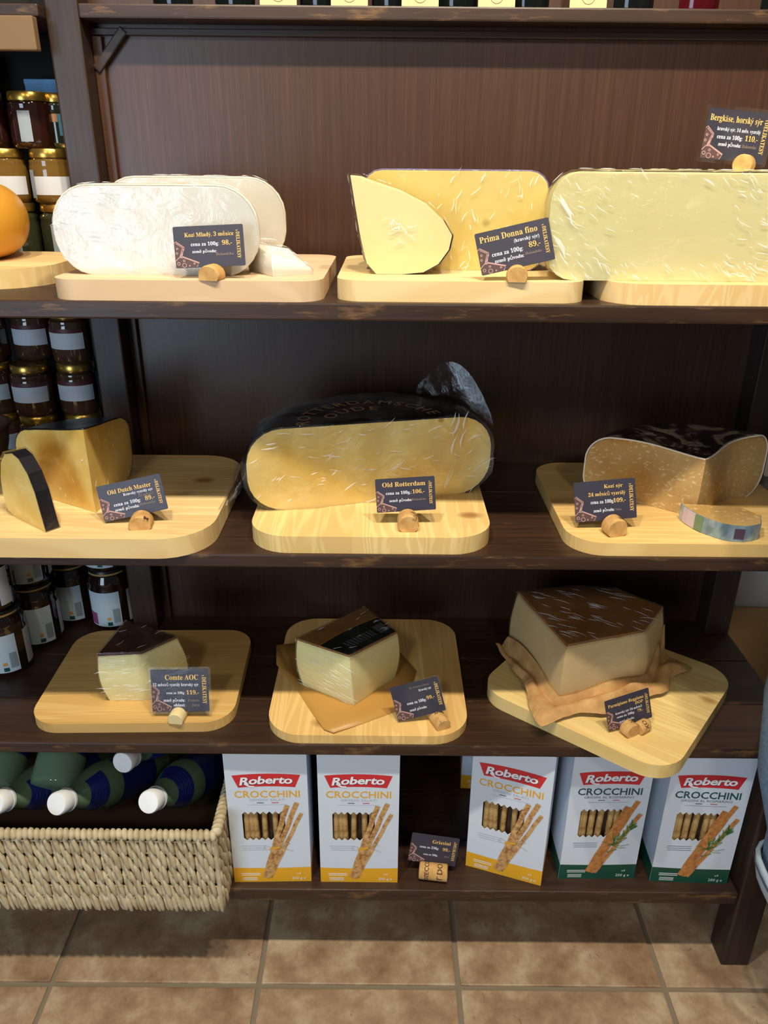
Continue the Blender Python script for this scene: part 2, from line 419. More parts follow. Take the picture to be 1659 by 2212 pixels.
def glint_folds(src, parent, count, d, ok, lr=(.004, .014), wr=(.0003, .0010), off=.0035, jit=.45, seed=1, hgt=.0007):
    """thin white film creases drawn as highlight streaks over the chosen faces of a cheese"""
    rnd = random.Random(seed); me = src.data
    F_ = [p for p in me.polygons if ok(p.center, p.normal)]
    if not F_: return
    A = [p.area for p in F_]; v = []; f = []
    for p in rnd.choices(F_, A, k=count):
        n = p.normal; t = Vector(d) + Vector((rnd.uniform(-jit, jit), rnd.uniform(-jit, jit), rnd.uniform(-jit, jit)))
        t = (t - n*t.dot(n)).normalized(); b = n.cross(t); L_ = rnd.uniform(*lr); w = rnd.uniform(*wr)
        ws = [rnd.random()**1.5 for _ in p.vertices]; sw = sum(ws); pc_ = sum((me.vertices[vi].co*w_ for vi, w_ in zip(p.vertices, ws)), Vector())/sw
        c = pc_ + n*off; i = len(v); bend = b*rnd.uniform(-.12, .12)*L_
        for k, ww in ((-1, .15), (-.4, 1), (.3, .8), (1, .1)):
            q = c + t*L_*k*.5 + bend*k*k; v += [q - b*w*ww, q + n*hgt*ww, q + b*w*ww]
        for k in range(3): j = i + 3*k; f += [(j, j+3, j+4, j+1), (j+1, j+4, j+5, j+2)]
    v = [Vector((q.x, q.y, max(q.z, .0006))) for q in v]
    o = obj('film_crease_glints', v, f, GLINT_FOLD, parent, True); o['kind'] = 'stuff'; return o
def ribbon(pts, w, closed=False):
    """flat 2D stroke of width w -> verts (x,y), faces"""
    n = len(pts); v = []; f = []
    for i, p in enumerate(pts):
        a = pts[(i-1) % n] if (closed or i) else p; b = pts[(i+1) % n] if (closed or i < n-1) else p
        dx, dy = b[0]-a[0], b[1]-a[1]; l = sqrt(dx*dx+dy*dy) or 1
        nx, ny = -dy/l*w/2, dx/l*w/2; v += [(p[0]+nx, p[1]+ny), (p[0]-nx, p[1]-ny)]
    for i in range(n if closed else n-1):
        j = (i+1) % n; f.append((2*i, 2*i+1, 2*j+1, 2*j))
    return v, f
SERIF = True
def serif(s):
    o = ''
    for ch in s:
        if 'A' <= ch <= 'Z': o += chr(0x1D400 + ord(ch) - 65)
        elif 'a' <= ch <= 'z': o += chr(0x1D41A + ord(ch) - 97)
        elif '0' <= ch <= '9': o += chr(0x1D7CE + ord(ch) - 48)
        else: o += ch
    return o
_tx = {}
def text2d(s, bold=0., shear=0., space=1.):
    """text outline mesh scaled to cap height 1: returns (verts2d, faces, width)"""
    k = (s, bold, shear, space)
    if k in _tx: return _tx[k]
    cu = bpy.data.curves.new('t', 'FONT'); cu.body = s; cu.size = 1; cu.offset = bold; cu.shear = shear; cu.space_character = space
    cu.resolution_u = 2; cu.fill_mode = 'FRONT'
    o = bpy.data.objects.new('t', cu); COL.objects.link(o); bpy.context.view_layer.update()
    dg = bpy.context.evaluated_depsgraph_get(); me = bpy.data.meshes.new_from_object(o.evaluated_get(dg))
    v = [(p.co.x, p.co.y) for p in me.vertices]; f = [tuple(p.vertices) for p in me.polygons]
    bpy.data.objects.remove(o); bpy.data.curves.remove(cu); bpy.data.meshes.remove(me)
    x0 = min((p[0] for p in v), default=0); x1 = max((p[0] for p in v), default=1)
    _tx[k] = ([((p[0]-x0)/.72, p[1]/.72) for p in v], f, (x1-x0)/.72); return _tx[k]
class Flat:
    """collects flat print; emits one mesh lying in a local frame"""
    def __init__(s): s.v = []; s.f = []
    def add(s, v, f): b = len(s.v); s.v += list(v); s.f += [tuple(i+b for i in q) for q in f]; return s
    def text(s, t, x, y, h, align='l', width=None, rot=0., bold=0., shear=0., fn=None, space=1., wf=False):
        v, f, w = text2d(t, bold, shear, space); sx = h
        if width: sx = width/w if wf else min(h, width/w)
        ox = {'l': 0, 'r': -w*sx, 'c': -w*sx/2}[align]; c, q = cos(rot), sin(rot); out = []
        for p in v:
            a, b = p[0]*sx + ox, p[1]*h
            if fn: a, b = fn(a, b)
            out.append((x + a*c - b*q, y + a*q + b*c))
        return s.add(out, f)
    def poly(s, pts): return s.add(pts, [tuple(range(len(pts)))])
    def stroke(s, pts, w, closed=False): return s.add(*ribbon(pts, w, closed))
    def circle(s, x, y, r, w=None, n=14):
        p = [(x + r*cos(2*pi*k/n), y + r*sin(2*pi*k/n)) for k in range(n)]
        return s.stroke(p, w, True) if w else s.poly(p)
    def emit(s, name, mat, parent, z, plane='xy'):
        v = [(p[0], p[1], z) if plane == 'xy' else (p[0], -z, p[1]) for p in s.v]
        return obj(name, v, s.f, mat, parent)

# ================================================================ the setting
box('floor', (-2.2, -1.6, -.03), (2.2, 1.6, -.004), GROUT); floor = bpy.data.objects['floor']; tag(floor, 'terracotta tiled shop floor', None, kind='structure')
gx = [-1.757, -1.374, -.993, -.612, -.2255, .1465, .5312, .913, 1.294, 1.675]
gy = [-1.33, -.949, -.568, -.187, .194, .575, .953, 1.334, 1.58]
tm = {}
for i in range(len(gx)-1):
    for j in range(len(gy)-1):
        w, d = gx[i+1]-gx[i]-.009, gy[j+1]-gy[j]-.009; k = (round(w, 3), round(d, 3))
        if k not in tm:
            t = box('tile', (-w/2, -d/2, -.008), (w/2, d/2, 0), TILE, floor, .0022); tm[k] = t.data
        else: t = link('tile', tm[k], None, floor)
        t.location = ((gx[i]+gx[i+1])/2, (gy[j]+gy[j+1])/2, random.uniform(-.0006, .0004))
tag(box('wall_back', (-2.2, 1.6, -.03), (2.2, 1.66, 2.6), WHITEWALL), 'white painted shop wall behind the shelving', None, kind='structure')
tag(box('trim_1', (-2.2, 1.592, 0), (2.2, 1.5999, .44), BEIGE), 'beige lower band of the shop wall', None, kind='structure')

# ---------------------------------------------------------------- shelving
Z1, Z2, Z3, Z4, Z5 = 1.236, .877, .527, .194, 1.612
XL, XR, XD = -1.15, .708, -.51
unit = thing('shelving_unit', (0, 1.2, 0), 'tall dark stained wooden shelving unit holding the cheeses', 'shelf')
def part(o): o.parent = unit; o.location.y -= 1.2; return o
def plank(x0, x1, y0, y1, z, t):
    o = box('shelf_plank', (x0, 0, -t), (x1, y1-y0, 0), SHELF, None, .0025); o.location = (0, y0, z); part(o)
for z, t, xr in ((Z1, .0225, XR), (Z2, .021, XR), (Z3, .021, XR), (Z4, .027, .65)):
    plank(XL, xr, 1.0, 1.116, z, t); plank(XL, xr, 1.118, 1.249, z, t)
    plank(XD+.05, xr, 1.251, 1.394, z, t); plank(XL, XD+.048, 1.251, 1.50, z, t)
plank(XD+.05, XR, 1.345, 1.50, Z5, .019)
plank(XL, XD, 1.32, 1.50, 1.607, .016)
for x in (XD, XR-.05, XL):
    part(box('post', (x, 1.345, .0), (x+.05, 1.395, 2.05), POST, None, .003))
for x in (XR-.054, XL): part(box('front_leg', (x, 1.001, 0), (x+.054, 1.056, Z3-.0215), POST, None, .004))
part(box('back_panel', (XD+.01, 1.396, .10), (XR-.005, 1.406, 2.05), VENEER))
part(box('bay_back', (XL, 1.502, .10), (XD+.01, 1.51, 2.05), DARKBACK))
part(box('batten', (XD+.05, 1.384, 1.577), (XR-.05, 1.395, 1.5865), SHELF, None, .0015))
part(box('side_batten', (XD+.0505, 1.386, .2), (XD+.066, 1.3955, 1.576), VENEER, None, .0015))
br = box('corner_bracket', (-.037, -.006, -.007), (.037, .006, .007), POST, None, .002); br.location = (-.432, 1.388, 1.557); br.rotation_euler = (0, -R(48), 0); part(br)
part(box('fascia_board', (XL+.05, 1.302, 1.546), (XD-.003, 1.319, 1.5895), LTWOOD, None, .002))

# ---------------------------------------------------------------- boards
def board(name, x0, x1, y0, y1, r, z, t, mat, label, rz=0.):
    cx, cy = (x0+x1)/2, (y0+y1)/2; w, d = x1-x0, y1-y0
    b = prism(name, rrect(-w/2, w/2, -d/2, d/2, r), t, mat, None, .0022); autosmooth(b, 25)
    b.location = (cx, cy, z); b.rotation_euler.z = rz
    return tag(b, label, 'board', 'wooden cheese boards')
BN = 'cheese_board'
board(BN, -.90, -.478, 1.085, 1.34, .085, Z1, .026, pine('pine_a', (238, 212, 156), (210, 168, 100), 0, .06, 2.), 'pine cheese board with rounded corner under the orange cheese')
board(BN, -.428, -.081, 1.003, 1.338, .035, Z1, .0255, BEECH, 'pale beech board carrying the white goat cheese halves')
board(BN, -.064, .258, 1.012, 1.33, .035, Z1, .026, pine('pine_b', (244, 220, 166), (220, 180, 116), 0, .075, 3.1), 'pine board with a knotty front corner under the holed yellow cheese')
board(BN, .282, .655, 1.003, 1.335, .05, Z1, .026, pine('pine_c', (240, 210, 152), (214, 168, 100), pi/2, .09, 5.2), 'pine board under the big film-wrapped pale cheese')
board(BN, -.70, -.252, .984, 1.336, .075, Z2, .031, pine('pine_d', (242, 216, 158), (214, 172, 106), 0, .1, 7.7), 'thick pine board under the orange-yellow wedges beside the jars')
board(BN, -.20, .1605, 1.006, 1.335, .06, Z2, .027, pine('pine_e', (244, 218, 152), (212, 164, 88), pi/2, .052, 9.1), 'knotty pine board under the bagged half wheel with dark rind')
board(BN, .272, .652, 1.006, 1.343, .055, Z2, .0205, pine('pine_f', (238, 206, 136), (206, 158, 86), 0, .085, 11.3), 'pine board under the hard brown goat cheese')
board(BN, -.597, -.255, 1.027, 1.31, .05, Z3, .019, pine('pine_g', (228, 190, 120), (196, 148, 78), 0, .09, 13.3), 'worn pine board under the wedge with dark brown rind', R(1.5))
board(BN, -.193, .1445, 1.004, 1.362, .06, Z3, .017, pine('pine_h', (240, 204, 134), (206, 158, 84), pi/2, .06, 15.2), 'pine board under the wedge with a dark green label')
board(BN, .406-.175, .406+.175, 1.147-.165, 1.147+.165, .055, Z3, .026, pine('pine_i', (240, 214, 146), (212, 170, 96), 0, .07, 17.4), 'pine board set askew, its corner jutting over the shelf edge', R(-38.5))

# ================================================================ cheeses
# young goat halves
c = thing('goat_cheese_half', (-.297, 1.055, Z1+.0256), 'white goat cheese half wheel in cling film, front one of the pair', 'cheese')
b = wedge('x', .1305, .108, .05, 0, pi, P_GOAT, R_CREAM, c); wrap(b, FILM_M, c, .0025, .0012)
glint_folds(b, c, 60, (1, 0, -.2), lambda c_, n_: n_.y < -.5 and (c_.z < .012 or c_.x < -.02), (.006, .022), seed=3); glint_folds(b, c, 26, (1, 0, .3), lambda c_, n_: n_.z > .3 and c_.y < .05, (.008, .025), seed=4)
c = thing('goat_cheese_half', (-.279, 1.192, Z1+.0256), 'white goat cheese half wheel standing behind the other white half', 'cheese')
b = wedge('x', .1305, .116, .05, 0, pi, P_GOAT, R_CREAM, c); wrap(b, FILM_M, c, .0025, .0012); glint_folds(b, c, 22, (1, 0, .1), lambda c_, n_: n_.y < -.5 and c_.x > .06 or n_.z > .4, (.008, .03), seed=5)
c = thing('goat_cheese_piece', (-.146, 1.085, Z1+.0257), 'small wrapped white cheese piece lying by the goat cheese halves', 'cheese')
b = loft('paste', [(-.044, .028), (-.002, -.038), (.046, -.010), (.014, .032)], [(-.040, .022, .036), (-.004, -.026, .028), (.040, -.008, .013), (.012, .024, .03)], P_GOAT, c, 0, None, 6, 6, .004, .002)
wrap(b, FILM_M, c, .002, .0015); glint_folds(b, c, 14, (1, -.5, 0), lambda c_, n_: n_.z > .2, (.006, .016), seed=6)
# gold wheel half with violet rind and its slab
c = thing('gold_cheese_half', (.093, 1.131, Z1+.0262), 'yellow holed half wheel with violet rind top', 'cheese')
b = wedge('x', .126, .128, .026, 0, pi, P_PRIMA, R_VIOLET, c, rt=.0016); wrap(b, FILM, c, .002, .001); glint_folds(b, c, 60, (.3, 0, 1), lambda c_, n_: n_.y < -.5 and c_.x > -.03, (.005, .02), seed=7, jit=.8)
c = thing('gold_cheese_slab', (.0, 1.078, Z1+.0262), 'upright wrapped slab of pale holed cheese leaning by the yellow half wheel', 'cheese')
ol = [(-.047, .1215), (-.034, .1205), (-.0214, .116), (.018, .104), (.052, .088), (.074, .069), (.0865, .050), (.083, .032), (.070, .014), (.050, .003), (.02, 0), (-.013, 0), (-.026, .014), (-.034, .045), (-.041, .085)]
b = prism('paste', ol, .036, P_PRIMA2, c, .004, 'xz'); autosmooth(b, 45)
rs = [(x, z) for x, z in ol[6:12]]; rv = []
for x, z in ol[5:12]: rv += [(x*1.012+.0008, -.0006, max(z-.0004, .0002)), (x*1.012+.0008, .0366, max(z-.0004, .0002))]
obj('rind', rv, [(2*i, 2*i+1, 2*i+3, 2*i+2) for i in range(6)], R_VIOLET, c)
wb = prism('tmp', [(x*1.04-.001, z*1.02+.0002) for x, z in ol], .040, FILM_M, c, .003, 'xz', -.002); wb.name = 'plastic_wrap'; glint_folds(b, c, 50, (.5, 0, -.4), lambda c_, n_: n_.y < .3, (.005, .016), seed=8, jit=.9)
# big pale mountain cheese
c = thing('mountain_cheese', (.456, 1.034, Z1+.0262), 'huge pale yellow cheese block tightly wrapped in streaky cling film', 'cheese')
b = wedge('x', .252, .1285, .036, 0, pi, P_BERG, None, c, nr=22, na=36); wrap(b, FILM_D, c, .0025, .0022, 30)
glint_folds(b, c, 150, (1, 0, -.75), lambda c_, n_: n_.y < -.3 and (c_.x < -.17 or c_.z < .02 or c_.z > .112), (.005, .02), seed=9); glint_folds(b, c, 260, (1, 0, -.5), lambda c_, n_: n_.y < -.3 and c_.x > -.02, (.004, .02), seed=10, jit=.5); glint_folds(b, c, 3, (.75, 0, -1), lambda c_, n_: n_.y < -.3 and -.245 < c_.x < -.22, (.03, .045), (.002, .003), seed=12, jit=.1); glint_folds(b, c, 40, (1, 0, .2), lambda c_, n_: n_.z > .5 and c_.y < .06, (.006, .02), seed=11)
# orange wheel
c = thing('orange_cheese', (-.678, 1.222, Z1+.0262), 'smooth orange waxed cheese wheel at the shelf end by the jars', 'cheese')
lat('wax', [(0, 0), (.05, 0)] + [(.075 + .060*max(0, cos(-pi/2 + pi*k/24))**.85, .054 + .054*sin(-pi/2 + pi*k/24)) for k in range(25)] + [(.05, .108), (0, .108)], P_ORANGE, c, 56)
# old dutch quarter + slice
zb = Z2 + .0312
c = thing('aged_cheese_wedge', (-.440, 1.075, zb), 'deep yellow aged cheese wedge with dark top rind, tip towards the room', 'cheese')
b = wedge('x', .167, .132, .042, R(87), R(150), P_DUTCH, R_BLACK, c, nr=12, na=16, wob=.0018, rt=.0015, rim_drop=.022); wrap(b, FILM, c, .0015, .0008); glint_folds(b, c, 18, (.2, 0, 1), lambda c_, n_: n_.y < -.2 or n_.x > .6, (.005, .014), seed=13, jit=.8)
c = thing('aged_cheese_slice', (-.488, 1.005, zb), 'thin yellow cheese slice edged in black wax, stood before the larger wedge', 'cheese', None, R(142))
ol = [(0, 0), (.006, .03), (.011, .058), (.022, .084), (.040, .103), (.058, .108), (.079, .102), (.098, .084), (.109, .056), (.112, .028), (.106, .006), (.092, 0), (.04, 0)]
b = prism('paste', ol, -.020, P_DUTCH, c, .0025, 'xz'); autosmooth(b, 45)
rv = []
for x, z in ol[0:7]: rv += [(x-.0012, .0006, z+.0012), (x-.0012, -.0206, z+.0012)]
rd = obj('rind', rv, [(2*i, 2*i+1, 2*i+3, 2*i+2) for i in range(6)], R_BLACK, c); md = rd.modifiers.new('t', 'SOLIDIFY'); md.thickness = .0015
wb = prism('plastic_wrap', [((x-.055)*1.04+.055, z*1.03+.0001) for x, z in ol], -.024, FILM, c, .002, 'xz', .002)
# bagged half wheel with dark label top
zb = Z2 + .0272
c = thing('bagged_cheese_half', (-.018, 1.137, zb), 'large yellow half wheel with dark printed rind in a clear bag', 'cheese', None, R(14))
b = wedge('x', .196, .131, .055, 0, pi, P_ROTT, R_ROTT, c, nr=18, na=36, rt=.0014)
fl = Flat()
def arc(rad, a_mid, flip=False):
    def fn(x, y):
        a = a_mid - x/rad; return (rad + y)*cos(a), (rad + y)*sin(a)
    return fn
fl.text('ROTTERDAMSCHE', 0, 0, .021, 'c', None, 0, .012, 0, arc(.098, R(94)), 1.25)
fl.text('OUDE', 0, 0, .021, 'c', None, 0, .012, 0, arc(.062, R(112)), 1.25)
fl.emit('rind_lettering', simple('tan_rind_print', (206, 168, 118), .5), [o_ for o_ in c.children if o_.name.startswith('rind')][0], .1334)
bag = wrap(b, FILM_B, c, .006, .0055, 16, 'plastic_bag'); glint_folds(b, c, 80, (1, 0, .25), lambda c_, n_: n_.y < -.5, (.008, .03), (.0005, .0013), .007, .6, 14); glint_folds(b, c, 7, (.35, 0, 1), lambda c_, n_: n_.y < -.5 and .12 < c_.x < .15, (.02, .04), (.0012, .0022), .0075, .1, 15)
for pts in ([(-.19, .005, .07), (-.205, .0, .035), (-.225, -.01, .02), (-.25, -.018, .012), (-.232, .02, .015), (-.215, .03, .05), (-.2, .03, .085)],
            [(.085, .125, .134), (.115, .11, .168), (.132, .095, .196), (.152, .08, .204), (.174, .065, .19), (.194, .05, .155), (.212, .03, .11), (.214, .02, .06), (.19, .05, .07), (.165, .08, .12)]):
    n = len(pts); cc = sum((Vector(p) for p in pts), Vector())/n; v = list(pts) + [tuple(cc + Vector((0, -.006, .004)))]
    o = obj('bag_fold', v, [(i, (i+1) % n, n) for i in range(n)], FILM, c, True)
    md = o.modifiers.new('s', 'SUBSURF'); md.levels = md.render_levels = 2
# hard goat wedge + its thin piece
zb = Z2 + .0207
c = thing('hard_goat_cheese', (.487, 1.102, zb), 'brown crumbly goat cheese wedge with painted dark top and white rind line', 'cheese')
b = wedge('x', .178, .106, .04, R(36), R(153), P_HARD, R_PAINT, c, nr=16, na=26, conc=.16, top_drop=.012, wob=.001, rt=.0014)
# pale line of rind along the cut edges
def rim_line(a, conc_s):
    Rr, H, e = .1795, .1074, .0405; v = []
    pts = []
    for j in range(33):
        z = H*(.5-.5*cos(pi*j/32)); d = abs(z-H/2)-(H/2-e); r = Rr if d <= 0 else Rr-e+e*sqrt(max(0, 1-(d/e)**2)); pts.append((r, z))
    top = [(pts[-1][0]*(1-k/10), H) for k in range(1, 11)]
    pts += top; out = []
    for r, z in pts:
        t = min(1, r/(Rr-e if z > H-.0001 else r)); cc = .16*sin(pi*t) if z > H-.0001 else 0
        aa = a + conc_s*cc; zz = z - .012*(1-t)*(z/H) if z > H-.0001 else z
        out.append((Vector((r*cos(aa), r*sin(aa), zz))))
    return out
for a, s_ in ((R(36), 1), (R(153), -1)):
    cu = bpy.data.curves.new('rl', 'CURVE'); cu.dimensions = '3D'; sp = cu.splines.new('POLY'); P = rim_line(a, s_)
    sp.points.add(len(P)-1)
    for i, p in enumerate(P): sp.points[i].co = (*p, 1)
    cu.bevel_depth = .0014; cu.bevel_resolution = 1
    t = bpy.data.objects.new('rl', cu); COL.objects.link(t); bpy.context.view_layer.update()
    me = bpy.data.meshes.new_from_object(t.evaluated_get(bpy.context.evaluated_depsgraph_get())); bpy.data.objects.remove(t)
    me.materials.clear(); link('white_rind_edge', me, R_CREAM, c, True)
c = thing('hard_goat_piece', (.51, 1.055, zb), 'flat piece of goat cheese with silver-blue printed rind facing the room', 'cheese')
ol = [(-.050, .041), (-.046, .018), (-.034, -.010), (-.012, -.034), (.014, -.041), (.041, -.030), (.053, -.002), (.037, .026), (-.008, .036)]
b = prism('paste', ol, .025, P_HARD, c, .0015)
cv = [(-.0508, .041), (-.0495, .030), (-.0468, .018), (-.0415, .003), (-.0348, -.0105), (-.024, -.024), (-.0125, -.0348), (.0, -.040), (.014, -.0418), (.028, -.038), (.0415, -.0307), (.0535, -.002)]
def strip(name, pts, z0, z1, mat, parent, t=.0008):
    v = []
    for x, y in pts: v += [(x, y, z0), (x, y, z1)]
    o = obj(name, v, [(2*i, 2*i+2, 2*i+3, 2*i+1) for i in range(len(pts)-1)], mat, parent); m_ = o.modifiers.new('t', 'SOLIDIFY'); m_.thickness = t; m_.offset = 0; return o
def silverblue():
    m = Mt('silver_blue_print', rough=.25, metal=.35); g = m.noise(50, 4, .6, m.co((1, 1, .5)))
    return m.col(m.ramp(g, (.35, (104, 130, 146)), (.6, (160, 184, 200)), (.75, (206, 214, 220)))).m
strip('rind', cv, .0002, .0258, silverblue(), c); m2 = simple('rose_print_band', (206, 188, 196), .35)
strip('pink_band', [(x-.0006, y-.0006) for x, y in cv[1:4]], .001, .0248, m2, c); strip('green_band', [(x-.0008, y-.0008) for x, y in cv[3:5]], .001, .0248, simple('green_band_print', (110, 136, 104), .35), c)
strip('printed_emblem', [(x, y-.0010) for x, y in ((.0, -.040), (.007, -.0411), (.014, -.0418))], .005, .021, simple('maroon_print', (84, 62, 78), .4), c)
# grey foil wrapped cheese at the end of the middle shelf
c = thing('foil_cheese', (.684, 1.235, Z2), 'grey foil covered cheese behind the hard goat wedge', 'cheese'); lat('foil', [(0, 0), (.02, 0), (.031, .004), (.034, .016), (.03, .028), (.018, .034), (0, .035)], GREYFOIL, c, 24)
# comte
zb = Z3 + .0192
c = thing('comte_wedge', (-.41, 1.125, zb), 'pale yellow wedge topped with dark brown rind in cling film', 'cheese')
bt = [(-.0625, -.038), (.005, -.036), (.060, .020), (-.045, .068)]; tp = [(-.066, -.046), (.0045, -.0385), (.0515, .0095), (-.051, .056)]
b = loft('paste', bt, tp, P_COMTE, c, 0, .097, 8, 6, .007); loft('rind', tp, [(x*.99, y*.99) for x, y in tp], R_COMTE, c, .096, .101, 2, 4, .001, 0, .002)
wrap(b, FILM_D, c, .002, .001, 50); glint_folds(b, c, 40, (1, .1, .12), lambda c_, n_: n_.y < -.6, (.012, .03), seed=16, jit=.12); glint_folds(b, c, 14, (1, 1, .2), lambda c_, n_: n_.x > .4 or n_.z > .7, (.008, .02), off=.008, seed=17)
w2 = loft('plastic_wrap', [(x*1.03, y*1.03) for x, y in tp], [(x*1.02, y*1.02) for x, y in tp], FILM_M, c, .094, .1035, 4, 6, .001, .001, .001)
# labelled wedge
zb = Z3 + .0172 + .0012
c = thing('green_label_wedge', (-.06, 1.155, zb), 'pale yellow wedge with tan rind and dark green label on top', 'cheese')
bt = [(-.082, -.019), (.0114, -.074), (.0826, .007), (.012, .083)]; tp = [(-.088, -.028), (.0048, -.078), (.085, -.004), (.024, .078)]
b = loft('paste', bt, tp, P_COMTE, c, 0, .101, 8, 6, .006); loft('rind', tp, [(x*.99, y*.99) for x, y in tp], R_BROWN, c, .100, .104, 2, 4, .0005, 0, .0015)
def bl(u, v): # u along left->right edge pair, v from front edge back
    a = Vector((*tp[1], 0))*(1-u) + Vector((*tp[2], 0))*u; d = Vector((*tp[0], 0))*(1-u) + Vector((*tp[3], 0))*u
    q = a*(1-v) + d*v; return (q.x*.985, q.y*.985)
fl = Flat().add([bl(u/8, v) for u in range(9) for v in (.02, .56+.05*sin(u/8*3))], [(2*i, 2*i+2, 2*i+3, 2*i+1) for i in range(8)]); gl_ = fl.emit('label', simple('dark_green_label', (34, 40, 36), .35), c, .1045)
fl = Flat().stroke([bl(u/8, .58+.05*sin(u/8*3)) for u in range(9)], .0025); fl.emit('gold_line', simple('gold_line_print', (176, 136, 52), .4), gl_, .1046)
fl = Flat()
for k in range(9): fl.poly([bl(.2+k*.06, .16), bl(.235+k*.06, .16), bl(.235+k*.06, .36), bl(.2+k*.06, .36)])
fl.poly([bl(.78, .14), bl(.96, .14), bl(.96, .4), bl(.78, .4)]); fl.emit('label_print', simple('grey_label_print', (92, 96, 104), .45), gl_, .1047)
wrap(b, FILM_D, c, .002, .001, 50); glint_folds(b, c, 44, (1, -.6, -.25), lambda c_, n_: n_.y < -.4 and n_.x < .2, (.012, .03), seed=18, jit=.12); glint_folds(b, c, 14, (1, .8, .5), lambda c_, n_: n_.z > .7, (.010, .022), off=.009, seed=19); loft('plastic_wrap', [(x*1.03, y*1.03) for x, y in tp], [(x*1.02, y*1.02) for x, y in tp], FILM_M, c, .097, .1065, 4, 6, .001, .001, .001)
# waxed paper below it
pp = [(-.204, 1.245), (-.1955, 1.182), (-.158, 1.135), (-.12, 1.06), (-.0955, 1.0145), (-.0795, 1.006), (-.03, 1.034), (.0272, 1.068), (.05, 1.12), (.063, 1.182), (.03, 1.25), (-.08, 1.27)]
pc = Vector((-.07, 1.14)); rings = []
for s_ in (1., .8, .6, .4, .2): rings.append([(pc.x+(x-pc.x)*s_, pc.y+(y-pc.y)*s_) for x, y in pp])
v = [(x, y, .0004 + (.012 if i == 0 and k in (0, 1, 11) else (.003 if i == 0 and k in (4, 5) else 0))) for i, r_ in enumerate(rings) for k, (x, y) in enumerate(r_)]
f = [(i*12+k, i*12+(k+1) % 12, (i+1)*12+(k+1) % 12, (i+1)*12+k) for i in range(4) for k in range(12)] + [tuple(48+k for k in range(12))]
o = obj('waxed_paper', [(x, y, z + Z3 + .0172) for x, y, z in v], f, WAXP, None, True); md = o.modifiers.new('t', 'SOLIDIFY'); md.thickness = .0004; md.offset = 1
tag(o, 'sheet of amber waxed paper under the wedge with green label', 'paper')
# parmesan block in kraft paper
zb = Z3 + .0262 + .0014
c = thing('parmesan_block', (.37, 1.18, zb), 'big pale cheese block with caramel-brown top, in brown paper', 'cheese')
bt = [(-.127, .070), (-.069, -.107), (.090, -.050), (.140, .020), (.07, .088), (-.01, .098)]; tp = [(-.119, .068), (-.066, -.1065), (.076, -.060), (.131, .016), (.066, .083), (-.008, .092)]
b = loft('paste', bt, tp, P_PARM, c, 0, .119, 8, 6, .006, .001); loft('rind', tp, [(x*.985, y*.985) for x, y in tp], R_PARM, c, .118, .122, 2, 6, .0005, .0008, .0015)
wrap(b, FILM, c, .002, .001, 45); glint_folds(b, c, 60, (1, -.6, 0), lambda c_, n_: n_.z > .7, (.016, .040), (.0002, .0005), off=.0065, seed=20, jit=.3); loft('plastic_wrap', [(x*1.025, y*1.025) for x, y in tp], [(x*1.0, y*1.0) for x, y in tp], FILM_M, c, .116, .1245, 4, 8, .001, .002, .001)
kp = thing('kraft_paper', (.37, 1.18, Z3+.0262), 'crumpled brown kraft paper folded round the big cheese block', 'paper')
per = []
loop = [(-.130, .060), (-.069, -.107), (.090, -.050), (.140, .020), (.085, .075)]
NP = 26
for i in range(4):
    for k in range(NP): per.append((Vector((*loop[i], 0))*(1-k/NP) + Vector((*loop[i+1], 0))*(k/NP)))
per.append(Vector((*loop[4], 0)))
def gs(u, c_, w_): return math.exp(-((u-c_)/w_)**2)
v = []; f = []; NS = 17
for i, p in enumerate(per):
    u = i/(len(per)-1); d = p.normalized()
    h = .012 + .030*gs(u, .10, .12) + .024*gs(u, .42, .12) + .052*gs(u, .66, .06) + .092*gs(u, .83, .05) + .06*gs(u, .74, .03)
    out = .012 + .046*gs(u, .245, .055) + .030*gs(u, .36, .05) + .020*gs(u, .50, .08) + .042*gs(u, .66, .07) + .012*gs(u, .85, .1)
    lift = .004 + .026*gs(u, .40, .12) + .030*gs(u, .60, .08) + .016*gs(u, .15, .08)
    for k in range(NS):
        t = k/(NS-1)
        if t < .4: q = p + d*(.0035 + .012*t/.4) + Vector((0, 0, h*(1-t/.4) + .004 + lift*.5*(t/.4)))
        else:
            s_ = (t-.4)/.6; q = p + d*(.0155 + out*s_) + Vector((0, 0, .004 + lift*(.5 + .9*sin(pi*s_*.8))*(1-s_*.75)))
        w_ = Vector(noise.noise_vector(q*26))*.0055 + Vector(noise.noise_vector(q*60))*.0018
        q = q + w_*(.25 + .75*min(1, t*1.6)); q.z = max(q.z, .0012)
        v.append(q)
for i in range(len(per)-1):
    for k in range(NS-1): f.append((i*NS+k, (i+1)*NS+k, (i+1)*NS+k+1, i*NS+k+1))
o = obj('paper_sheet', v, f, KRAFT, kp); md = o.modifiers.new('t', 'SOLIDIFY'); md.thickness = .0005; md.offset = 1
o2 = prism('paper_base', [(x*1.03, y*1.03) for x, y in bt], .0008, KRAFT, kp)

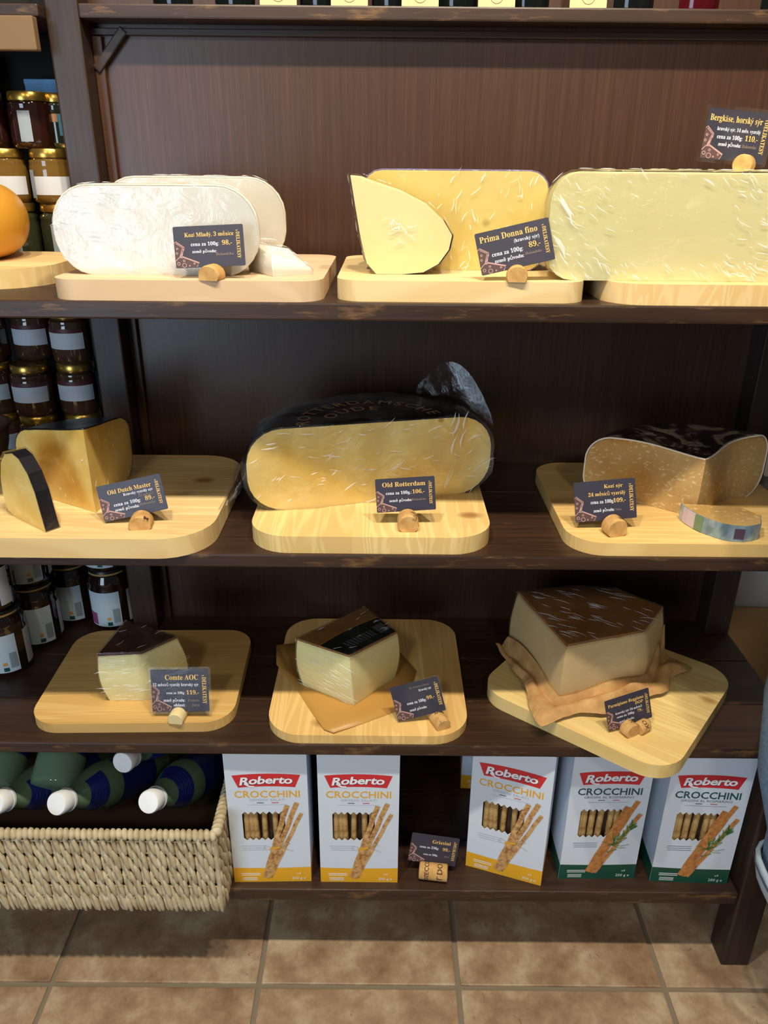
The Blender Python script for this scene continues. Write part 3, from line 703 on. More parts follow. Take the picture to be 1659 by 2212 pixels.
# ================================================================ price cards
EMB = [([(.0, .60), (.03, .64), (.14, .50), (.135, .44), (.07, .25)], 0), ([(.03, .60), (.12, .49), (.07, .27)], 0), ([(.13, .46), (.10, .27)], 0),
       ([(.0, .17), (.06, .26), (.11, .28), (.34, .115), (.30, .01)], 0), ([(.07, .25), (.12, .255), (.33, .105)], 0)]
EC = [(.045, .11, .033), (.125, .065, .05), (.125, .175, .022), (.27, .10, .018), (.04, .47, .02), (.03, .36, .022), (.20, .05, .012)]
def price_card(w, h, loc, rot, lines, label, laminate=0., vert='DELIKATESY'):
    """lines: (text, x_frac of right or left, y_frac, height_frac, align, ink, max_width_frac)"""
    c = thing('price_card', loc, label, 'price card', 'slate price cards', 0, rot)
    m = laminate
    if m:
        prism('laminate', rrect(-w/2-m, w/2+m, -m, h+m, .004), .0012, LAMIN, c, 0, 'xy', -.0006)
    cd = prism('card', rrect(-w/2, w/2, 0, h, .002 if not m else .0008), .0008, CARD, c, 0, 'xy', -.0004)
    g, wt, fd = Flat(), Flat(), Flat(); ink = {'g': g, 'w': wt, 'f': fd}
    for t, x, y, hh, al_, k, mw_ in lines:
        ink[k].text(serif(t), -w/2 + x*w, y*h, hh*h, al_, mw_*w, 0, .0)
    g.text(serif('Y'), w/2 - .105*w, .875*h, .05*h, 'l', None, -pi/2)
    g.text(serif(vert), w/2 - .105*w, .82*h, .095*h, 'l', .64*h, -pi/2, 0, 0, None, 1., True)
    z = .0009
    g.emit('gold_lettering', GOLD_INK, cd, z); wt.emit('white_lettering', WHITE_INK, cd, z)
    if fd.v: fd.emit('faded_lettering', FADED_INK, cd, z)
    bgp = Flat().poly([(-w/2+x*w, y*h) for x, y in [(0, .01), (.30, .01), (.34, .115), (.11, .28), (.06, .26), (0, .17)]]).poly([(-w/2+x*w, y*h) for x, y in [(0, .19), (.06, .27), (.10, .29), (.135, .44), (.14, .5), (.03, .64), (0, .6)]])
    bgp.emit('emblem_ground', BROWN_INK, cd, .0007)
    e = Flat()
    for pts, _ in EMB: e.stroke([(-w/2+x*w, y*h) for x, y in pts], .0009)
    for x, y, r_ in EC: e.circle(-w/2+x*w, y*h, r_*h, .0007)
    e.emit('cheese_emblem', PINK_INK, cd, z)
    return c
def cork(loc, rz, label, L=.034, r=.0145, half=True, mat=CORK, rx=0., ink=None, cut=.2):
    """cork with a flat underside; axis along local x"""
    c = thing('cork', loc, label, 'cork', 'wine cork card holders', 0, (rx, 0, rz))
    pr = []; n = 18; base = -r*cut if half else -r*.8
    for k in range(n+1):
        a = -pi/2 + 2*pi*k/n
        x, z = r*cos(a), r*sin(a)
        pr.append((x, max(z, base) - base))
    q = []
    for p in pr:
        if not q or (abs(p[0]-q[-1][0]) + abs(p[1]-q[-1][1])) > 1e-5: q.append(p)
    if abs(q[0][0]-q[-1][0]) + abs(q[0][1]-q[-1][1]) < 1e-5: q.pop()
    bm = bmesh.new(); A = []
    for s_, x in ((.92, -L/2), (1., -L/2+.002), (1., L/2-.002), (.92, L/2)): A.append([bm.verts.new((x, p[0]*s_, p[1]*s_)) for p in q])
    m_ = len(q)
    for l in range(3):
        for k in range(m_): bm.faces.new((A[l][k], A[l][(k+1) % m_], A[l+1][(k+1) % m_], A[l+1][k]))
    bm.faces.new(A[0][::-1]); bm.faces.new(A[3]); autosmooth(frombm('cork_body', bm, mat, c), 40)
    if ink:
        for t, x, hh in ink:
            tv, tf, tw = text2d(t, .02); rr = r*1.012; out = []
            for p in tv:
                s_ = (p[0]-tw/2)*hh/rr; out.append((x + (p[1]-.5)*hh, -rr*cos(.9 + s_), rr*sin(.9 + s_) - base))
            obj('print', out, tf, CORKINK, c)
    return c
def T(a): return (R(90) - R(a), 0, 0)
def rotm(lean, roll, yaw=0.):
    """card stands up (local y -> up), leans back, rolled in its own plane, turned about z"""
    return (Matrix.Rotation(R(yaw), 3, 'Z') @ Matrix.Rotation(R(90-lean), 3, 'X') @ Matrix.Rotation(R(roll), 3, 'Z')).to_euler()
LN = 15
zb1, zb2 = Z1 + .0256, Z2
price_card(.0885, .050, (-.2225, 1.021, zb1+.0145), rotm(12, 3), [('Kozí Mladý, 3 měsíce', .86, .74, .105, 'r', 'g', .70), ('cena za 100g:', .64, .52, .09, 'r', 'w', .40), ('98,-', .83, .52, .115, 'r', 'g', .2), ('země původu:', .60, .35, .075, 'r', 'w', .36), ('Holandsko', .84, .27, .07, 'r', 'f', .3)], 'slate price card in front of the white goat cheese halves')
cork((-.2205, 1.013, zb1), R(80), 'short cork holding the card before the white goat cheese', .026, .0138, True, CORK, 0, None, .35)
price_card(.0945, .0515, (.168, 1.021, Z1+.0262+.0165), rotm(12, 13), [('Prima Donna fino', .83, .75, .15, 'r', 'g', .78), ('(kravský sýr)', .84, .60, .085, 'r', 'w', .34), ('cena za 100g:', .60, .38, .105, 'r', 'w', .42), ('89,-', .84, .41, .13, 'r', 'g', .22), ('země původu:', .60, .22, .09, 'r', 'w', .40), ('Holandsko', .84, .25, .07, 'r', 'f', .22)], 'slate price card tilted before the yellow holed half wheel')
cork((.166, 1.017, Z1+.0262), R(84), 'cork with hollow base under the tilted card by the yellow half wheel', .018, .0135, True, CORK, 0, None, .5)
price_card(.084, .060, (.4525, 1.117, Z1+.0262+.1285+.014), rotm(6, -5), [('Bergkäse, horský sýr', .86, .76, .13, 'r', 'g', .82), ('kravský sýr, 14 měs. vyzrálý', .86, .58, .075, 'r', 'w', .68), ('cena za 100g:', .60, .42, .085, 'r', 'w', .40), ('110,-', .84, .42, .11, 'r', 'g', .2), ('země původu:', .60, .28, .075, 'r', 'w', .36), ('Rakousko', .84, .28, .07, 'r', 'f', .22)], 'laminated price card standing on top of the huge film-wrapped cheese', .004)
cork((.468, 1.111, Z1+.0262+.1285+.0025), R(60), 'cork lying on top of the huge film-wrapped cheese', .036, .0125, True, CORK, 0, None, .6)
zz = Z2 + .0312
price_card(.0965, .0535, (-.3655, 1.038, zz+.0125), rotm(17, 12.5), [('Old Dutch Master', .83, .71, .125, 'r', 'g', .68), ('Kravský vyzrálý sýr', .84, .60, .075, 'r', 'w', .46), ('22 měsíců', .84, .49, .07, 'r', 'f', .24), ('cena za 100g:', .62, .36, .095, 'r', 'w', .42), ('89,-', .84, .36, .12, 'r', 'g', .2), ('země původu:', .58, .22, .085, 'r', 'w', .38), ('Holandsko', .84, .25, .07, 'r', 'f', .25)], 'slate price card tilted beside the deep yellow aged wedge')
cork((-.3565, 1.027, zz), R(97), 'cork with a ring stamp holding the card by the aged wedge', .026, .0165, True, CORK, 0, [('M', -.0115, .008)], .3)
zz = Z2 + .0272
price_card(.088, .0505, (.0335, 1.049, zz+.0225), rotm(13, 4), [('Old Rotterdam', .84, .75, .14, 'r', 'g', .78), ('cena za 100g.:', .60, .52, .095, 'r', 'w', .43), ('106,-', .82, .52, .12, 'r', 'g', .22), ('země původu:', .60, .30, .085, 'r', 'w', .38), ('Holandsko', .84, .31, .07, 'r', 'f', .24)], 'slate price card before the bagged half wheel')
cork((.0355, 1.036, zz), R(92), 'cork with a dark swirl stamp holding the card by the bagged half wheel', .026, .0155, True, CORK, 0, [('em', .002, .007), ('C', -.0115, .008)], .75)
zz = Z2 + .0207
price_card(.092, .0605, (.334, 1.055, zz+.0145), rotm(17, 5.5), [('Kozí sýr', .79, .80, .095, 'r', 'g', .34), ('24 měsíců vyzrálý', .83, .62, .095, 'r', 'g', .60), ('cena za 100g:', .64, .43, .09, 'r', 'w', .38), ('109,-', .83, .43, .105, 'r', 'g', .2), ('země původu:', .64, .22, .08, 'r', 'w', .34), ('Nizo.', .76, .22, .06, 'r', 'f', .1)], 'slate price card propped against a cork by the hard goat cheese')
cork((.342, 1.038, zz), R(104), 'stubby cork with printed letters by the hard goat cheese', .022, .0165, True, CORK, 0, [('FIRE', -.004, .007)], .7)
price_card(.095, .0735, (-.3365, 1.043, Z3+.0192+.013), rotm(14, 1), [('Comte AOC', .83, .76, .125, 'r', 'g', .58), ('12 měsíců vyzrálý kravský sýr', .83, .61, .075, 'r', 'w', .80), ('cena za 100g:', .58, .42, .06, 'r', 'w', .32), ('119,-', .83, .41, .10, 'r', 'g', .22), ('země původu:', .58, .235, .075, 'r', 'w', .38), ('Francie', .83, .235, .075, 'r', 'f', .2), ('oblast:', .58, .12, .075, 'r', 'w', .2), ('Jura', .83, .12, .075, 'r', 'f', .14)], 'laminated price card before the wedge with dark brown rind', .0045)
cork((-.3415, 1.0405, Z3+.0192), R(84), 'pale smooth cork at the board edge under the laminated card', .030, .0135, True, PALECORK, 0, None, .5)
price_card(.082, .0605, (.067, 1.040, Z3+.0172+.0125), rotm(16, 15), [('Sýr Gruyère Classic', .80, .83, .06, 'r', 'f', .42), ('Kravský sýr', .82, .71, .065, 'r', 'w', .26), ('cena za 100g:', .66, .40, .085, 'r', 'w', .40), ('99,-', .84, .43, .10, 'r', 'g', .18), ('země původu:', .64, .20, .075, 'r', 'w', .36)], 'laminated card with glinting edges beside the wedge with green label', .0025)
ck = cork((.0935, 1.041, Z3+.0172), R(112), 'long printed cork lying in front of the card with glinting edges', .046, .013, True, CORK, 0, [('TENUTA', .006, .005), ('TOSCANA', .000, .005)], .5)
zz = Z3 + .0262
price_card(.080, .054, (.4075, 1.016, zz+.0095), rotm(13, 9, 14), [('Parmigiano Reggiano', .86, .74, .105, 'r', 'g', .80), ('DOP', .84, .60, .10, 'r', 'g', .18), ('kravský sýr 24 měsíců', .80, .46, .075, 'r', 'w', .60), ('cena za 100g:', .62, .33, .075, 'r', 'w', .40), ('79,-', .82, .33, .09, 'r', 'g', .16), ('země původu:', .60, .16, .075, 'r', 'w', .34)], 'dark price card on the askew board in front of the kraft paper')
cork((.402, 1.0035, zz), R(118), 'printed cork end standing before the card on the askew board', .018, .0135, True, CORK, 0, [('DOC', .002, .006)], .75)
cork((.4255, 1.0115, zz), R(35), 'second cork piece beside the printed one on the askew board', .022, .011, True, CORK, 0, [('XO', .0, .008)], .75)
price_card(.0885, .057, (.0935, 1.041, Z4+.023), rotm(14, -8), [('Grissini', .83, .72, .125, 'r', 'g', .40), ('cena za 250g:', .60, .52, .085, 'r', 'w', .40), ('99,-', .84, .50, .11, 'r', 'g', .2), ('cena za 100g:', .60, .28, .065, 'r', 'w', .30), ('39,6', .84, .27, .065, 'r', 'f', .14)], 'slate price card between the breadstick boxes on the bottom shelf')
cork((.097, 1.030, Z4), R(-7), 'lettered cork lying lengthwise before the breadstick boxes', .052, .0155, True, CORK, 0, [('L DO', .012, .010), ('OSECCO', -.012, .008)], .95)

# ================================================================ breadstick boxes
BW, BH, BD = .1405, .300, .085
def zig(x0, x1, z, n, a, up):
    p = []
    for k in range(2*n+1): p.append((x0 + (x1-x0)*k/(2*n), z + (a if k % 2 else 0)*(1 if up else -1)))
    return p
def grissini(kind):
    green = kind == 'g'
    c = thing('grissini_box', (0, 0, 0), 'x', 'box', 'breadstick boxes on the bottom shelf')
    hw = BW/2; wx0, wx1, wz0, wz1 = -hw+.024, hw-.042, .108, .164
    hole = zig(wx0, wx1, wz0, 7, .006, False) + zig(wx0, wx1, wz1, 7, .006, True)[::-1]
    bm = bmesh.new()
    def loop(pts):
        vs = [bm.verts.new((x, 0, z)) for x, z in pts]; return [bm.edges.new((vs[i], vs[(i+1) % len(vs)])) for i in range(len(vs))]
    ed = loop([(-hw, 0), (hw, 0), (hw, BH), (-hw, BH)]) + loop(hole)
    bmesh.ops.triangle_fill(bm, edges=ed, use_beauty=True)
    bad = []
    for f_ in bm.faces:
        q = f_.calc_center_median()
        if wx0 < q.x < wx1 and wz0-.004 < q.z < wz1+.004:
            # keep only faces outside the window outline
            ins = False; n = len(hole)
            for i in range(n):
                (xa, za), (xb, zb_) = hole[i], hole[(i+1) % n]
                if (za > q.z) != (zb_ > q.z) and q.x < (xb-xa)*(q.z-za)/(zb_-za)+xa: ins = not ins
            if ins: bad.append(f_)
    if bad: bmesh.ops.delete(bm, geom=bad, context='FACES')
    fr = frombm('front_panel', bm, BOXW, c); md = fr.modifiers.new('t', 'SOLIDIFY'); md.thickness = .0008; md.offset = 0
    # other five sides
    for nm, a, b_ in (('side_panel', (-hw, 0, 0), (-hw+.0008, BD, BH)), ('side_panel', (hw-.0008, 0, 0), (hw, BD, BH)), ('back_panel', (-hw, BD-.0008, 0), (hw, BD, BH)), ('bottom_flap', (-hw, 0, 0), (hw, BD, .0008)), ('top_flap', (-hw, 0, BH-.0008), (hw, BD, BH))):
        box(nm, a, b_, BOXW, c)
    bh = .036
    box('side_band', (-hw-.0004, .0006, 0), (-hw, BD, bh), BOXG if green else BOXSIDE, c)
    box('side_band', (hw, .0006, 0), (hw+.0004, BD, bh if green else bh), BOXG if green else BOXSIDE, c)
    E_ = .0006
    band = Flat().poly([(-hw, 0), (hw, 0), (hw, bh)] + [(hw - BW*k/12, bh - .0015*sin(pi*k/12)*(1)) for k in range(1, 13)])
    band.emit('base_band', BOXG if green else BOXY, fr, E_, 'xz')
    # logo banner
    def arch(x, y): return x, y - 1.05*x*x + .012*x*0
    bx = [(-.056, .252), (-.047, .2245)]; top = []
    ba = [(-.0525 + .105*k/14, .2275) for k in range(15)]; tp_ = [(.0585 - .117*k/14, .2555) for k in range(15)]
    ban = Flat().poly([arch(x*(.93 if k < 15 else 1.), z) for k, (x, z) in enumerate(ba + tp_)]); ban.emit('logo_banner', RED, fr, E_, 'xz')
    lg = Flat().text('Roberto', .0, .2335, .0165, 'c', .092, R(1.5), .045, .18, lambda a, b_: (a, b_ - 1.0*a*a), .95, True); lg.emit('logo_shadow', NAVY, fr, E_+.0003, 'xz')
    lg = Flat().text('Roberto', -.0006, .2342, .0165, 'c', .0915, R(1.5), .028, .18, lambda a, b_: (a, b_ - 1.0*a*a), .95, True)
    lg.stroke([(-.038, .2345), (-.033, .230), (-.027, .2275), (-.021, .2275)], .003); lg.emit('logo_lettering', LOGOW, fr, E_+.0005, 'xz')
    ti = Flat().text('CROCCHINI', .0, .2025, .0155, 'c', .113, 0, .012 if not green else .02, 0, None, 1.0, True); ti.emit('title_lettering', TEAL if green else BOXY, fr, E_, 'xz')
    su2 = Flat(); su = Flat().text('GRISSINI AL ROSMARINO' if green else 'GRISSINI SALATI', .0, .1945, .0052, 'c', .088 if green else .062, 0, 0, 0, None, 1.05, True)
    for k in range(3): su2.stroke([(-.052 + k*.001, .089 - k*.0048), (-.008, .089 - k*.0048)], .0009)
    su.stroke([(-.036, .1855 if green else .186), (.036, .1855 if green else .186)], .0005); su.emit('subtitle_lettering', TEAL if green else GREYP, fr, E_, 'xz'); su2.emit('paragraph_print', TEAL if green else GREYP, fr, E_, 'xz')
    Flat().poly([(-.019, .1895), (-.007, .1895), (-.007, .191), (-.019, .191)]).emit('flag_green_bar', TEAL, fr, E_, 'xz')
    Flat().poly([(.007, .1895), (.019, .1895), (.019, .191), (.007, .191)]).emit('flag_red_bar', RED, fr, E_, 'xz')
    wt = Flat()
    wt.text('250 g e', .060, .006, .0062, 'r', .03); wt.text('x4', .048, .018, .005, 'c'); wt.emit('weight_lettering', LOGOW, fr, E_+.0002, 'xz'); wt = Flat()
    for k in range(2): wt.stroke([(-.056, .0215-.004*k), (-.022, .0215-.004*k)], .0016)
    for k in range(3): wt.stroke([(-.054, .011-.003*k), (-.028, .011-.003*k)], .0012)
    wt.emit('claim_print', LOGOW, fr, E_+.0002, 'xz')
    # printed breadsticks
    def stick(x0, z0, x1, z1, w, nm='printed_breadstick', e=.0009):
        p = []; n = 12
        for k in range(n+1): p.append((x0+(x1-x0)*k/n + .0006*sin(k*1.7), z0+(z1-z0)*k/n))
        v_, f_ = ribbon(p, w); Flat().add(v_, f_).emit(nm, STICKR if green else STICKP, fr, e, 'xz')
    if green:
        stick(-.012, .016, .052, .188, .0095, e=.0009); stick(-.018, .018, .036, .175, .0125, e=.0011); stick(-.006, .016, .060, .158, .0085, e=.0013)
        hb = Flat()
        for k in range(34):
            t = random.random(); x = .012 + .036*t + random.uniform(-.006, .006); z = .070 + .062*t + random.uniform(-.006, .006)
            a = R(62) + random.uniform(-.7, .7); l = random.uniform(.010, .020); hb.stroke([(x, z), (x+l*cos(a), z+l*sin(a))], .0016)
        for a, l in ((-.5, .03), (-.2, .034), (.3, .03), (2.6, .018), (3.5, .016)): hb.stroke([(.016, .086), (.016+l*.6*cos(a), .086+l*.6*sin(a)), (.016+l*cos(a+.2), .086+l*sin(a+.2))], .0009)
        hb.emit('rosemary_print', HERB, fr, .0015, 'xz')
    else:
        stick(-.014, .012, .033, .184, .0092, e=.0009); stick(-.010, .010, .050, .190, .0090, e=.0011); stick(-.004, .012, .057, .166, .0072, e=.0013)
        sg = Flat().stroke([(.0, .086), (-.010, .090), (-.013, .084), (-.006, .080), (.012, .087), (.030, .098), (.036, .094), (.020, .088)], .0006).stroke([(.016, .088), (.026, .082), (.040, .076)], .0006)
        sg.emit('string_print', STRING, fr, .0015, 'xz'); Flat().poly([(-.002, .079), (.017, .084), (.018, .090), (-.001, .085)]).emit('tie_print', BOXY, fr, .0014, 'xz')
    # breadsticks behind the window
    box('inner_tray', (-hw+.004, .016, .06), (hw-.004, .018, .21), BOXIN, c)
    for k in range(8):
        if k == 4 : continue
        x = wx0 + .003 + k*.0110 + random.uniform(-.001, .001); r_ = random.uniform(.0050, .0060)
        prf = [(0, .075)] + [(r_*(1+.03*sin(j*2.1+k)), .076+j*.0105) for j in range(12)] + [(0, .1995)]
        o = lat('breadstick', prf, STICK, c, 10); o.location = (x, .009, 0); o.rotation_euler = (0, random.uniform(-.03, .03), 0)
    return c
by = grissini('y'); by.location = (-.1975, 1.018, Z4); by['label'] = 'white breadstick box with yellow base band beside the wicker basket'; by.rotation_euler.z = R(1.5)
dup(by, (-.0395, 1.0185, Z4), (0, 0, 0), 'white breadstick box with yellow base band, left of the cork and card')
dup(by, (.2265, 1.036, Z4), (0, 0, R(-18.5)), 'turned breadstick box with yellow base band next to a green-banded box')
dup(by, (.243, 1.142, Z4), (0, 0, R(-9)), 'yellow-banded breadstick box hidden directly behind the turned one')
dup(by, (.2375, 1.252, Z4), (0, 0, R(-4)), 'rearmost yellow-banded breadstick box against the back panel')
bg = grissini('g'); bg.location = (.3985, 1.031, Z4); bg['label'] = 'green-banded rosemary breadstick box under the jutting board corner'; bg.rotation_euler.z = R(1)
dup(bg, (.5665, 1.024, Z4), (0, 0, R(-2)), 'green-banded rosemary breadstick box next to the shelf leg')

# ================================================================ seagrass basket with bottles
X0, X1, Y0, Y1 = -.80, -.278, .962, 1.30; HB = .182
bk = thing('seagrass_basket', ((X0+X1)/2, (Y0+Y1)/2, Z4), 'pale woven seagrass basket full of bottles on the bottom shelf', 'basket')
ox, oy = (X0+X1)/2, (Y0+Y1)/2; hx, hy = (X1-X0)/2, (Y1-Y0)/2
def ell(cx, cy, cz, rx, ry, rz_, M3, n=7, m=5):
    v = []; f = []
    for j in range(m+1):
        a = -pi/2 + pi*j/m
        for k in range(n):
            b_ = 2*pi*k/n; p = M3 @ Vector((rx*cos(a)*cos(b_), ry*cos(a)*sin(b_), rz_*sin(a))); v.append((cx+p.x, cy+p.y, cz+p.z))
    for j in range(m):
        for k in range(n): f.append((j*n+k, j*n+(k+1) % n, (j+1)*n+(k+1) % n, (j+1)*n+k))
    return v, f
def weave(name, p0, d, length, nrm, h):
    bb = Flat(); ncol = int(length/.0080); rows = 5; rh = h/rows
    for i in range(ncol):
        u = (i+.5)/ncol*length
        for j in range(rows + 1):
            off = (.5 if i % 2 else 0); z = (j + off)*rh
            if z > h - .004: continue
            z = min(max(z, .012), h-.008); tl = random.uniform(.08, .22)
            M3 = Matrix.Rotation(tl, 3, Vector(nrm)); b_ = .0016*sin(i*1.9+j) + (.003 if off else 0)
            sag = -.0035*sin(pi*u/length)
            rx = Vector((.0048 if abs(d[0]) else .0045, .0045 if abs(d[0]) else .0048))
            v_, f_ = ell(p0[0]+d[0]*u+nrm[0]*b_, p0[1]+d[1]*u+nrm[1]*b_, z + (sag if z > h*.5 else 0)*.5, rx[0]*random.uniform(.9, 1.15), rx[1], rh*.66, M3); bb.add(v_, f_)
    o = obj(name, bb.v, bb.f, WICK, bk, True); o['kind'] = 'stuff'; return o
weave('front_weave', (-hx, -hy, 0), (1, 0), 2*hx, (0, -1, 0), HB-.012); weave('side_weave', (hx, -hy, 0), (0, 1), 2*hy, (1, 0, 0), HB-.012)
weave('side_weave', (-hx, -hy, 0), (0, 1), 2*hy, (-1, 0, 0), HB-.012); weave('back_weave', (-hx, hy, 0), (1, 0), 2*hx, (0, 1, 0), HB-.012)
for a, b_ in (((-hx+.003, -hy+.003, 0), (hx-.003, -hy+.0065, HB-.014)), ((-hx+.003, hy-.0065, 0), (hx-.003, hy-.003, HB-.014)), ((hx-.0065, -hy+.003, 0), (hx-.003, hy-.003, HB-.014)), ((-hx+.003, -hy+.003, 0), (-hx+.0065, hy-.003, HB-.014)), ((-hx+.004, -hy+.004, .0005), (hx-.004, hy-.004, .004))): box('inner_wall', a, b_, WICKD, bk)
rim = Flat()
def rimseg(a, b_):
    a, b_ = Vector(a), Vector(b_); L_ = (b_-a).length; n = int(L_/.0098); d = (b_-a).normalized(); ax = Vector((0, 0, 1)).cross(d)
    for i in range(n):
        p = a + d*((i+.5)*L_/n); M3 = Matrix.Rotation(random.uniform(.2, .4), 3, Vector((0, 0, 1)))
        loc_ = (.0062, .0105, .0105) if abs(d.x) > .5 else (.0105, .0062, .0105)
        v_, f_ = ell(p.x, p.y, p.z + random.uniform(-.0008, .0008), *loc_, M3, 8, 6); rim.add(v_, f_)
zr = HB - .010
rimseg((-hx, -hy, zr), (hx, -hy, zr)); rimseg((hx, -hy, zr+.002), (hx, hy, zr+.002)); rimseg((-hx, hy, zr), (hx, hy, zr)); rimseg((-hx, -hy, zr), (-hx, hy, zr))
o = obj('braided_rim', rim.v, rim.f, WICK, bk, True); o['kind'] = 'stuff'
rods = Flat()
for j in range(1, 7):
    z = j*(HB-.012)/6.5
    for y in (-hy-.001, ): 
        for a, b_ in (((-hx, y, z), (hx, y, z)),):
            for t in range(2): pass
    v_, f_ = lathe([(.0016, -hx), (.0016, hx)], 6); rods.add([(p[2], -hy-.0005+p[0], z+p[1]) for p in v_], f_)
    v_, f_ = lathe([(.0016, -hy), (.0016, hy)], 6); rods.add([(hx+.0005+p[0], p[2], z+p[1]) for p in v_], f_)
for z0 in (hx-.004,):
    v_, f_ = lathe([(.0042, .004), (.0042, HB-.01)], 8); rods.add([(z0+.002+p[0], -hy+p[1], p[2]) for p in v_], f_)
o = obj('cane_rods', rods.v, rods.f, WICK, bk, True); o['kind'] = 'stuff'

def bottle(loc, tgt, label, first=None, spin=0.):
    """base at loc, neck pointing to tgt"""
    d = Vector(tgt) - Vector(loc); q = d.to_track_quat('Z', 'Y') @ Matrix.Rotation(spin, 3, 'Z').to_quaternion()
    if first: return dup(first, loc, q.to_euler(), label)
    c = thing('water_bottle', loc, label, 'bottle', 'bottles in the basket', 0, q.to_euler())
    r = .044
    lat('glass_body', [(0, .004), (.03, .002), (.041, .004), (r, .012), (r, .165), (.0425, .182), (.037, .205), (.029, .228), (.0215, .248), (.0178, .262), (.0172, .285), (0, .2855)], BOTG, c, 32)
    lat('cap', [(.0195, .270), (.0202, .272), (.0202, .2935), (.0185, .2965), (0, .297)], CAPW, c, 28); lat('cap_ring', [(.0185, .266), (.0212, .2665), (.0212, .2705), (.0185, .271)], CAPR, c, 28)
    nl_ = lat('neck_label', [(.0388, .2005), (.0333, .2165), (.0268, .2345), (.0262, .236)], BLUEL, c, 28, a0=R(-95), a1=R(95))
    lat('body_label', [(r+.0005, .06), (r+.0005, .165)], BLUEL, c, 32, a0=R(-110), a1=R(110)); 
    fl_ = Flat()
    for k in range(4):
        a = -.5 + k*.07; v_ = []
        for j in range(9):
            b_ = -.7 + j*.17; z = .226 - k*.006
            rr = .0302 + k*.0022; v_.append((rr*cos(b_), rr*sin(b_), z+.0008)); v_.append((rr*cos(b_)+.0003, rr*sin(b_), z+.0008 + .0016))
        base = len(fl_.v); fl_.v += v_; fl_.f += [(base+2*i, base+2*i+2, base+2*i+3, base+2*i+1) for i in range(8)]
    obj('label_print', fl_.v, fl_.f, BLUEP, nl_)
    return c
def bot(cap, base, label, first=None, spin=0.): return bottle(base, cap, label, first, spin)
w0 = bot((-.398, 1.035, .375), (-.338, 1.268, .250), 'green glass bottle with printed white cap at the basket corner by the box', None, R(35))
bot((-.555, 1.035, .370), (-.476, 1.262, .250), 'green glass bottle with blank white cap near the middle of the basket', w0, R(-20))
bot((-.662, 1.035, .370), (-.585, 1.262, .250), 'green glass bottle lying at the far side of the basket', w0, R(-25))
bot((-.457, 1.100, .412), (-.395, 1.353, .345), 'green bottle of the upper layer with cap just under the shelf', w0, R(30))
bot((-.600, 1.312, .470), (-.598, 1.075, .352), 'green bottle of the upper layer behind the blank-capped one', w0, R(90))
bot((-.712, 1.312, .470), (-.708, 1.075, .352), 'green bottle of the upper layer at the far basket side', w0, R(90))

# ================================================================ jars
def jar(name, r, h, glass, lid, kind, label, group):
    c = thing(name, (0, 0, 0), label, 'jar', group)
    hl = .014
    lat('glass', [(0, .001), (r*.85, 0), (r*.97, .004), (r, .010), (r, h*.68), (r*.97, h*.73), (r*.99, h*.76), (r*.97, h*.80), (r*.86, h-hl-.002), (r*.84, h-hl), (0, h-hl)], glass, c, 28)
    ld = lat('lid', [(r*.84, h-hl), (r*.91, h-hl+.001), (r*.92, h-hl+.004), (r*.90, h-.002), (r*.86, h), (r*.78, h-.0008), (0, h-.0008)], lid, c, 28)
    f0 = R(-90)
    if kind == 'honey':
        lb = lat('label', [(r+.0005, h*.16), (r+.0005, h*.50)], PAPERW, c, 20, a0=f0-1.15, a1=f0+1.1); lat('barcode', [(r+.0009, h*.10), (r+.0009, h*.62)], BARC, lb, 6, a0=f0-1.15, a1=f0-.75)
    elif kind == 'brown':
        lb = lat('label', [(r+.0005, h*.30), (r+.0005, h*.60)], PAPERW, c, 20, a0=f0-1.0, a1=f0+1.0); lat('label_band', [(r+.0006, h*.60), (r+.0006, h*.68)], simple('maroon_band', (84, 40, 44), .5), lb, 20, a0=f0-1.0, a1=f0+1.0)
    elif kind == 'jam':
        lb = lat('label', [(r+.0005, h*.08), (r+.0005, h*.66)], PAPERB, c, 20, a0=f0-1.1, a1=f0+.55); lat('barcode', [(r+.0009, h*.14), (r+.0009, h*.38)], BARC, lb, 6, a0=f0+.18, a1=f0+.48)
        lat('back_label', [(r+.0005, h*.10), (r+.0005, h*.64)], PAPERW, c, 12, a0=f0+.95, a1=f0+1.5); lat('flower_print', [(r+.0009, h*.10), (r+.0009, h*.30)], FLOWER, lb, 6, a0=f0-1.05, a1=f0-.62)
        lat('seal_print', [(r+.0009, h*.10), (r+.0009, h*.16)], TEAL, lb, 6, a0=f0-.12, a1=f0+.1); lat('stamp_print', [(r+.0009, h*.19), (r+.0009, h*.24)], simple('orange_stamp', (214, 160, 80), .5), lb, 6, a0=f0-.12, a1=f0+.05)
        lat('lid_lettering', [(r*.921, h-.0095), (r*.915, h-.006)], simple('gold_lid_print', (170, 140, 80), .4), ld, 20, a0=f0-1.0, a1=f0+1.0)
    elif kind == 'side':
        lat('barcode', [(r+.0009, h*.12), (r+.0009, h*.66)], BARC, c, 6, a0=f0-.2, a1=f0+.35)
    return c
def place(j, spots, labels):
    for i, (x, y, z, rz) in enumerate(spots):
        if i == 0: j.location = (x, y, z); j.rotation_euler = (0, 0, R(rz))
        else: dup(j, (x, y, z), (0, 0, R(rz)), labels[i])
    j['label'] = labels[0]
g1 = 'preserve jars stacked on the top cheese shelf'
hs = .0825
place(jar('preserve_jar', .0355, hs, HONEY, GOLDLID, 'honey', 'amber preserve jar with gold lid and white label behind the white goat cheese', g1), [(-.556, 1.40, Z1+.0985, 10), (-.634, 1.40, Z1+.0985, 14)], ['amber preserve jar with gold lid and white label, nearer the post', 'amber preserve jar with gold lid rising behind the orange cheese'])
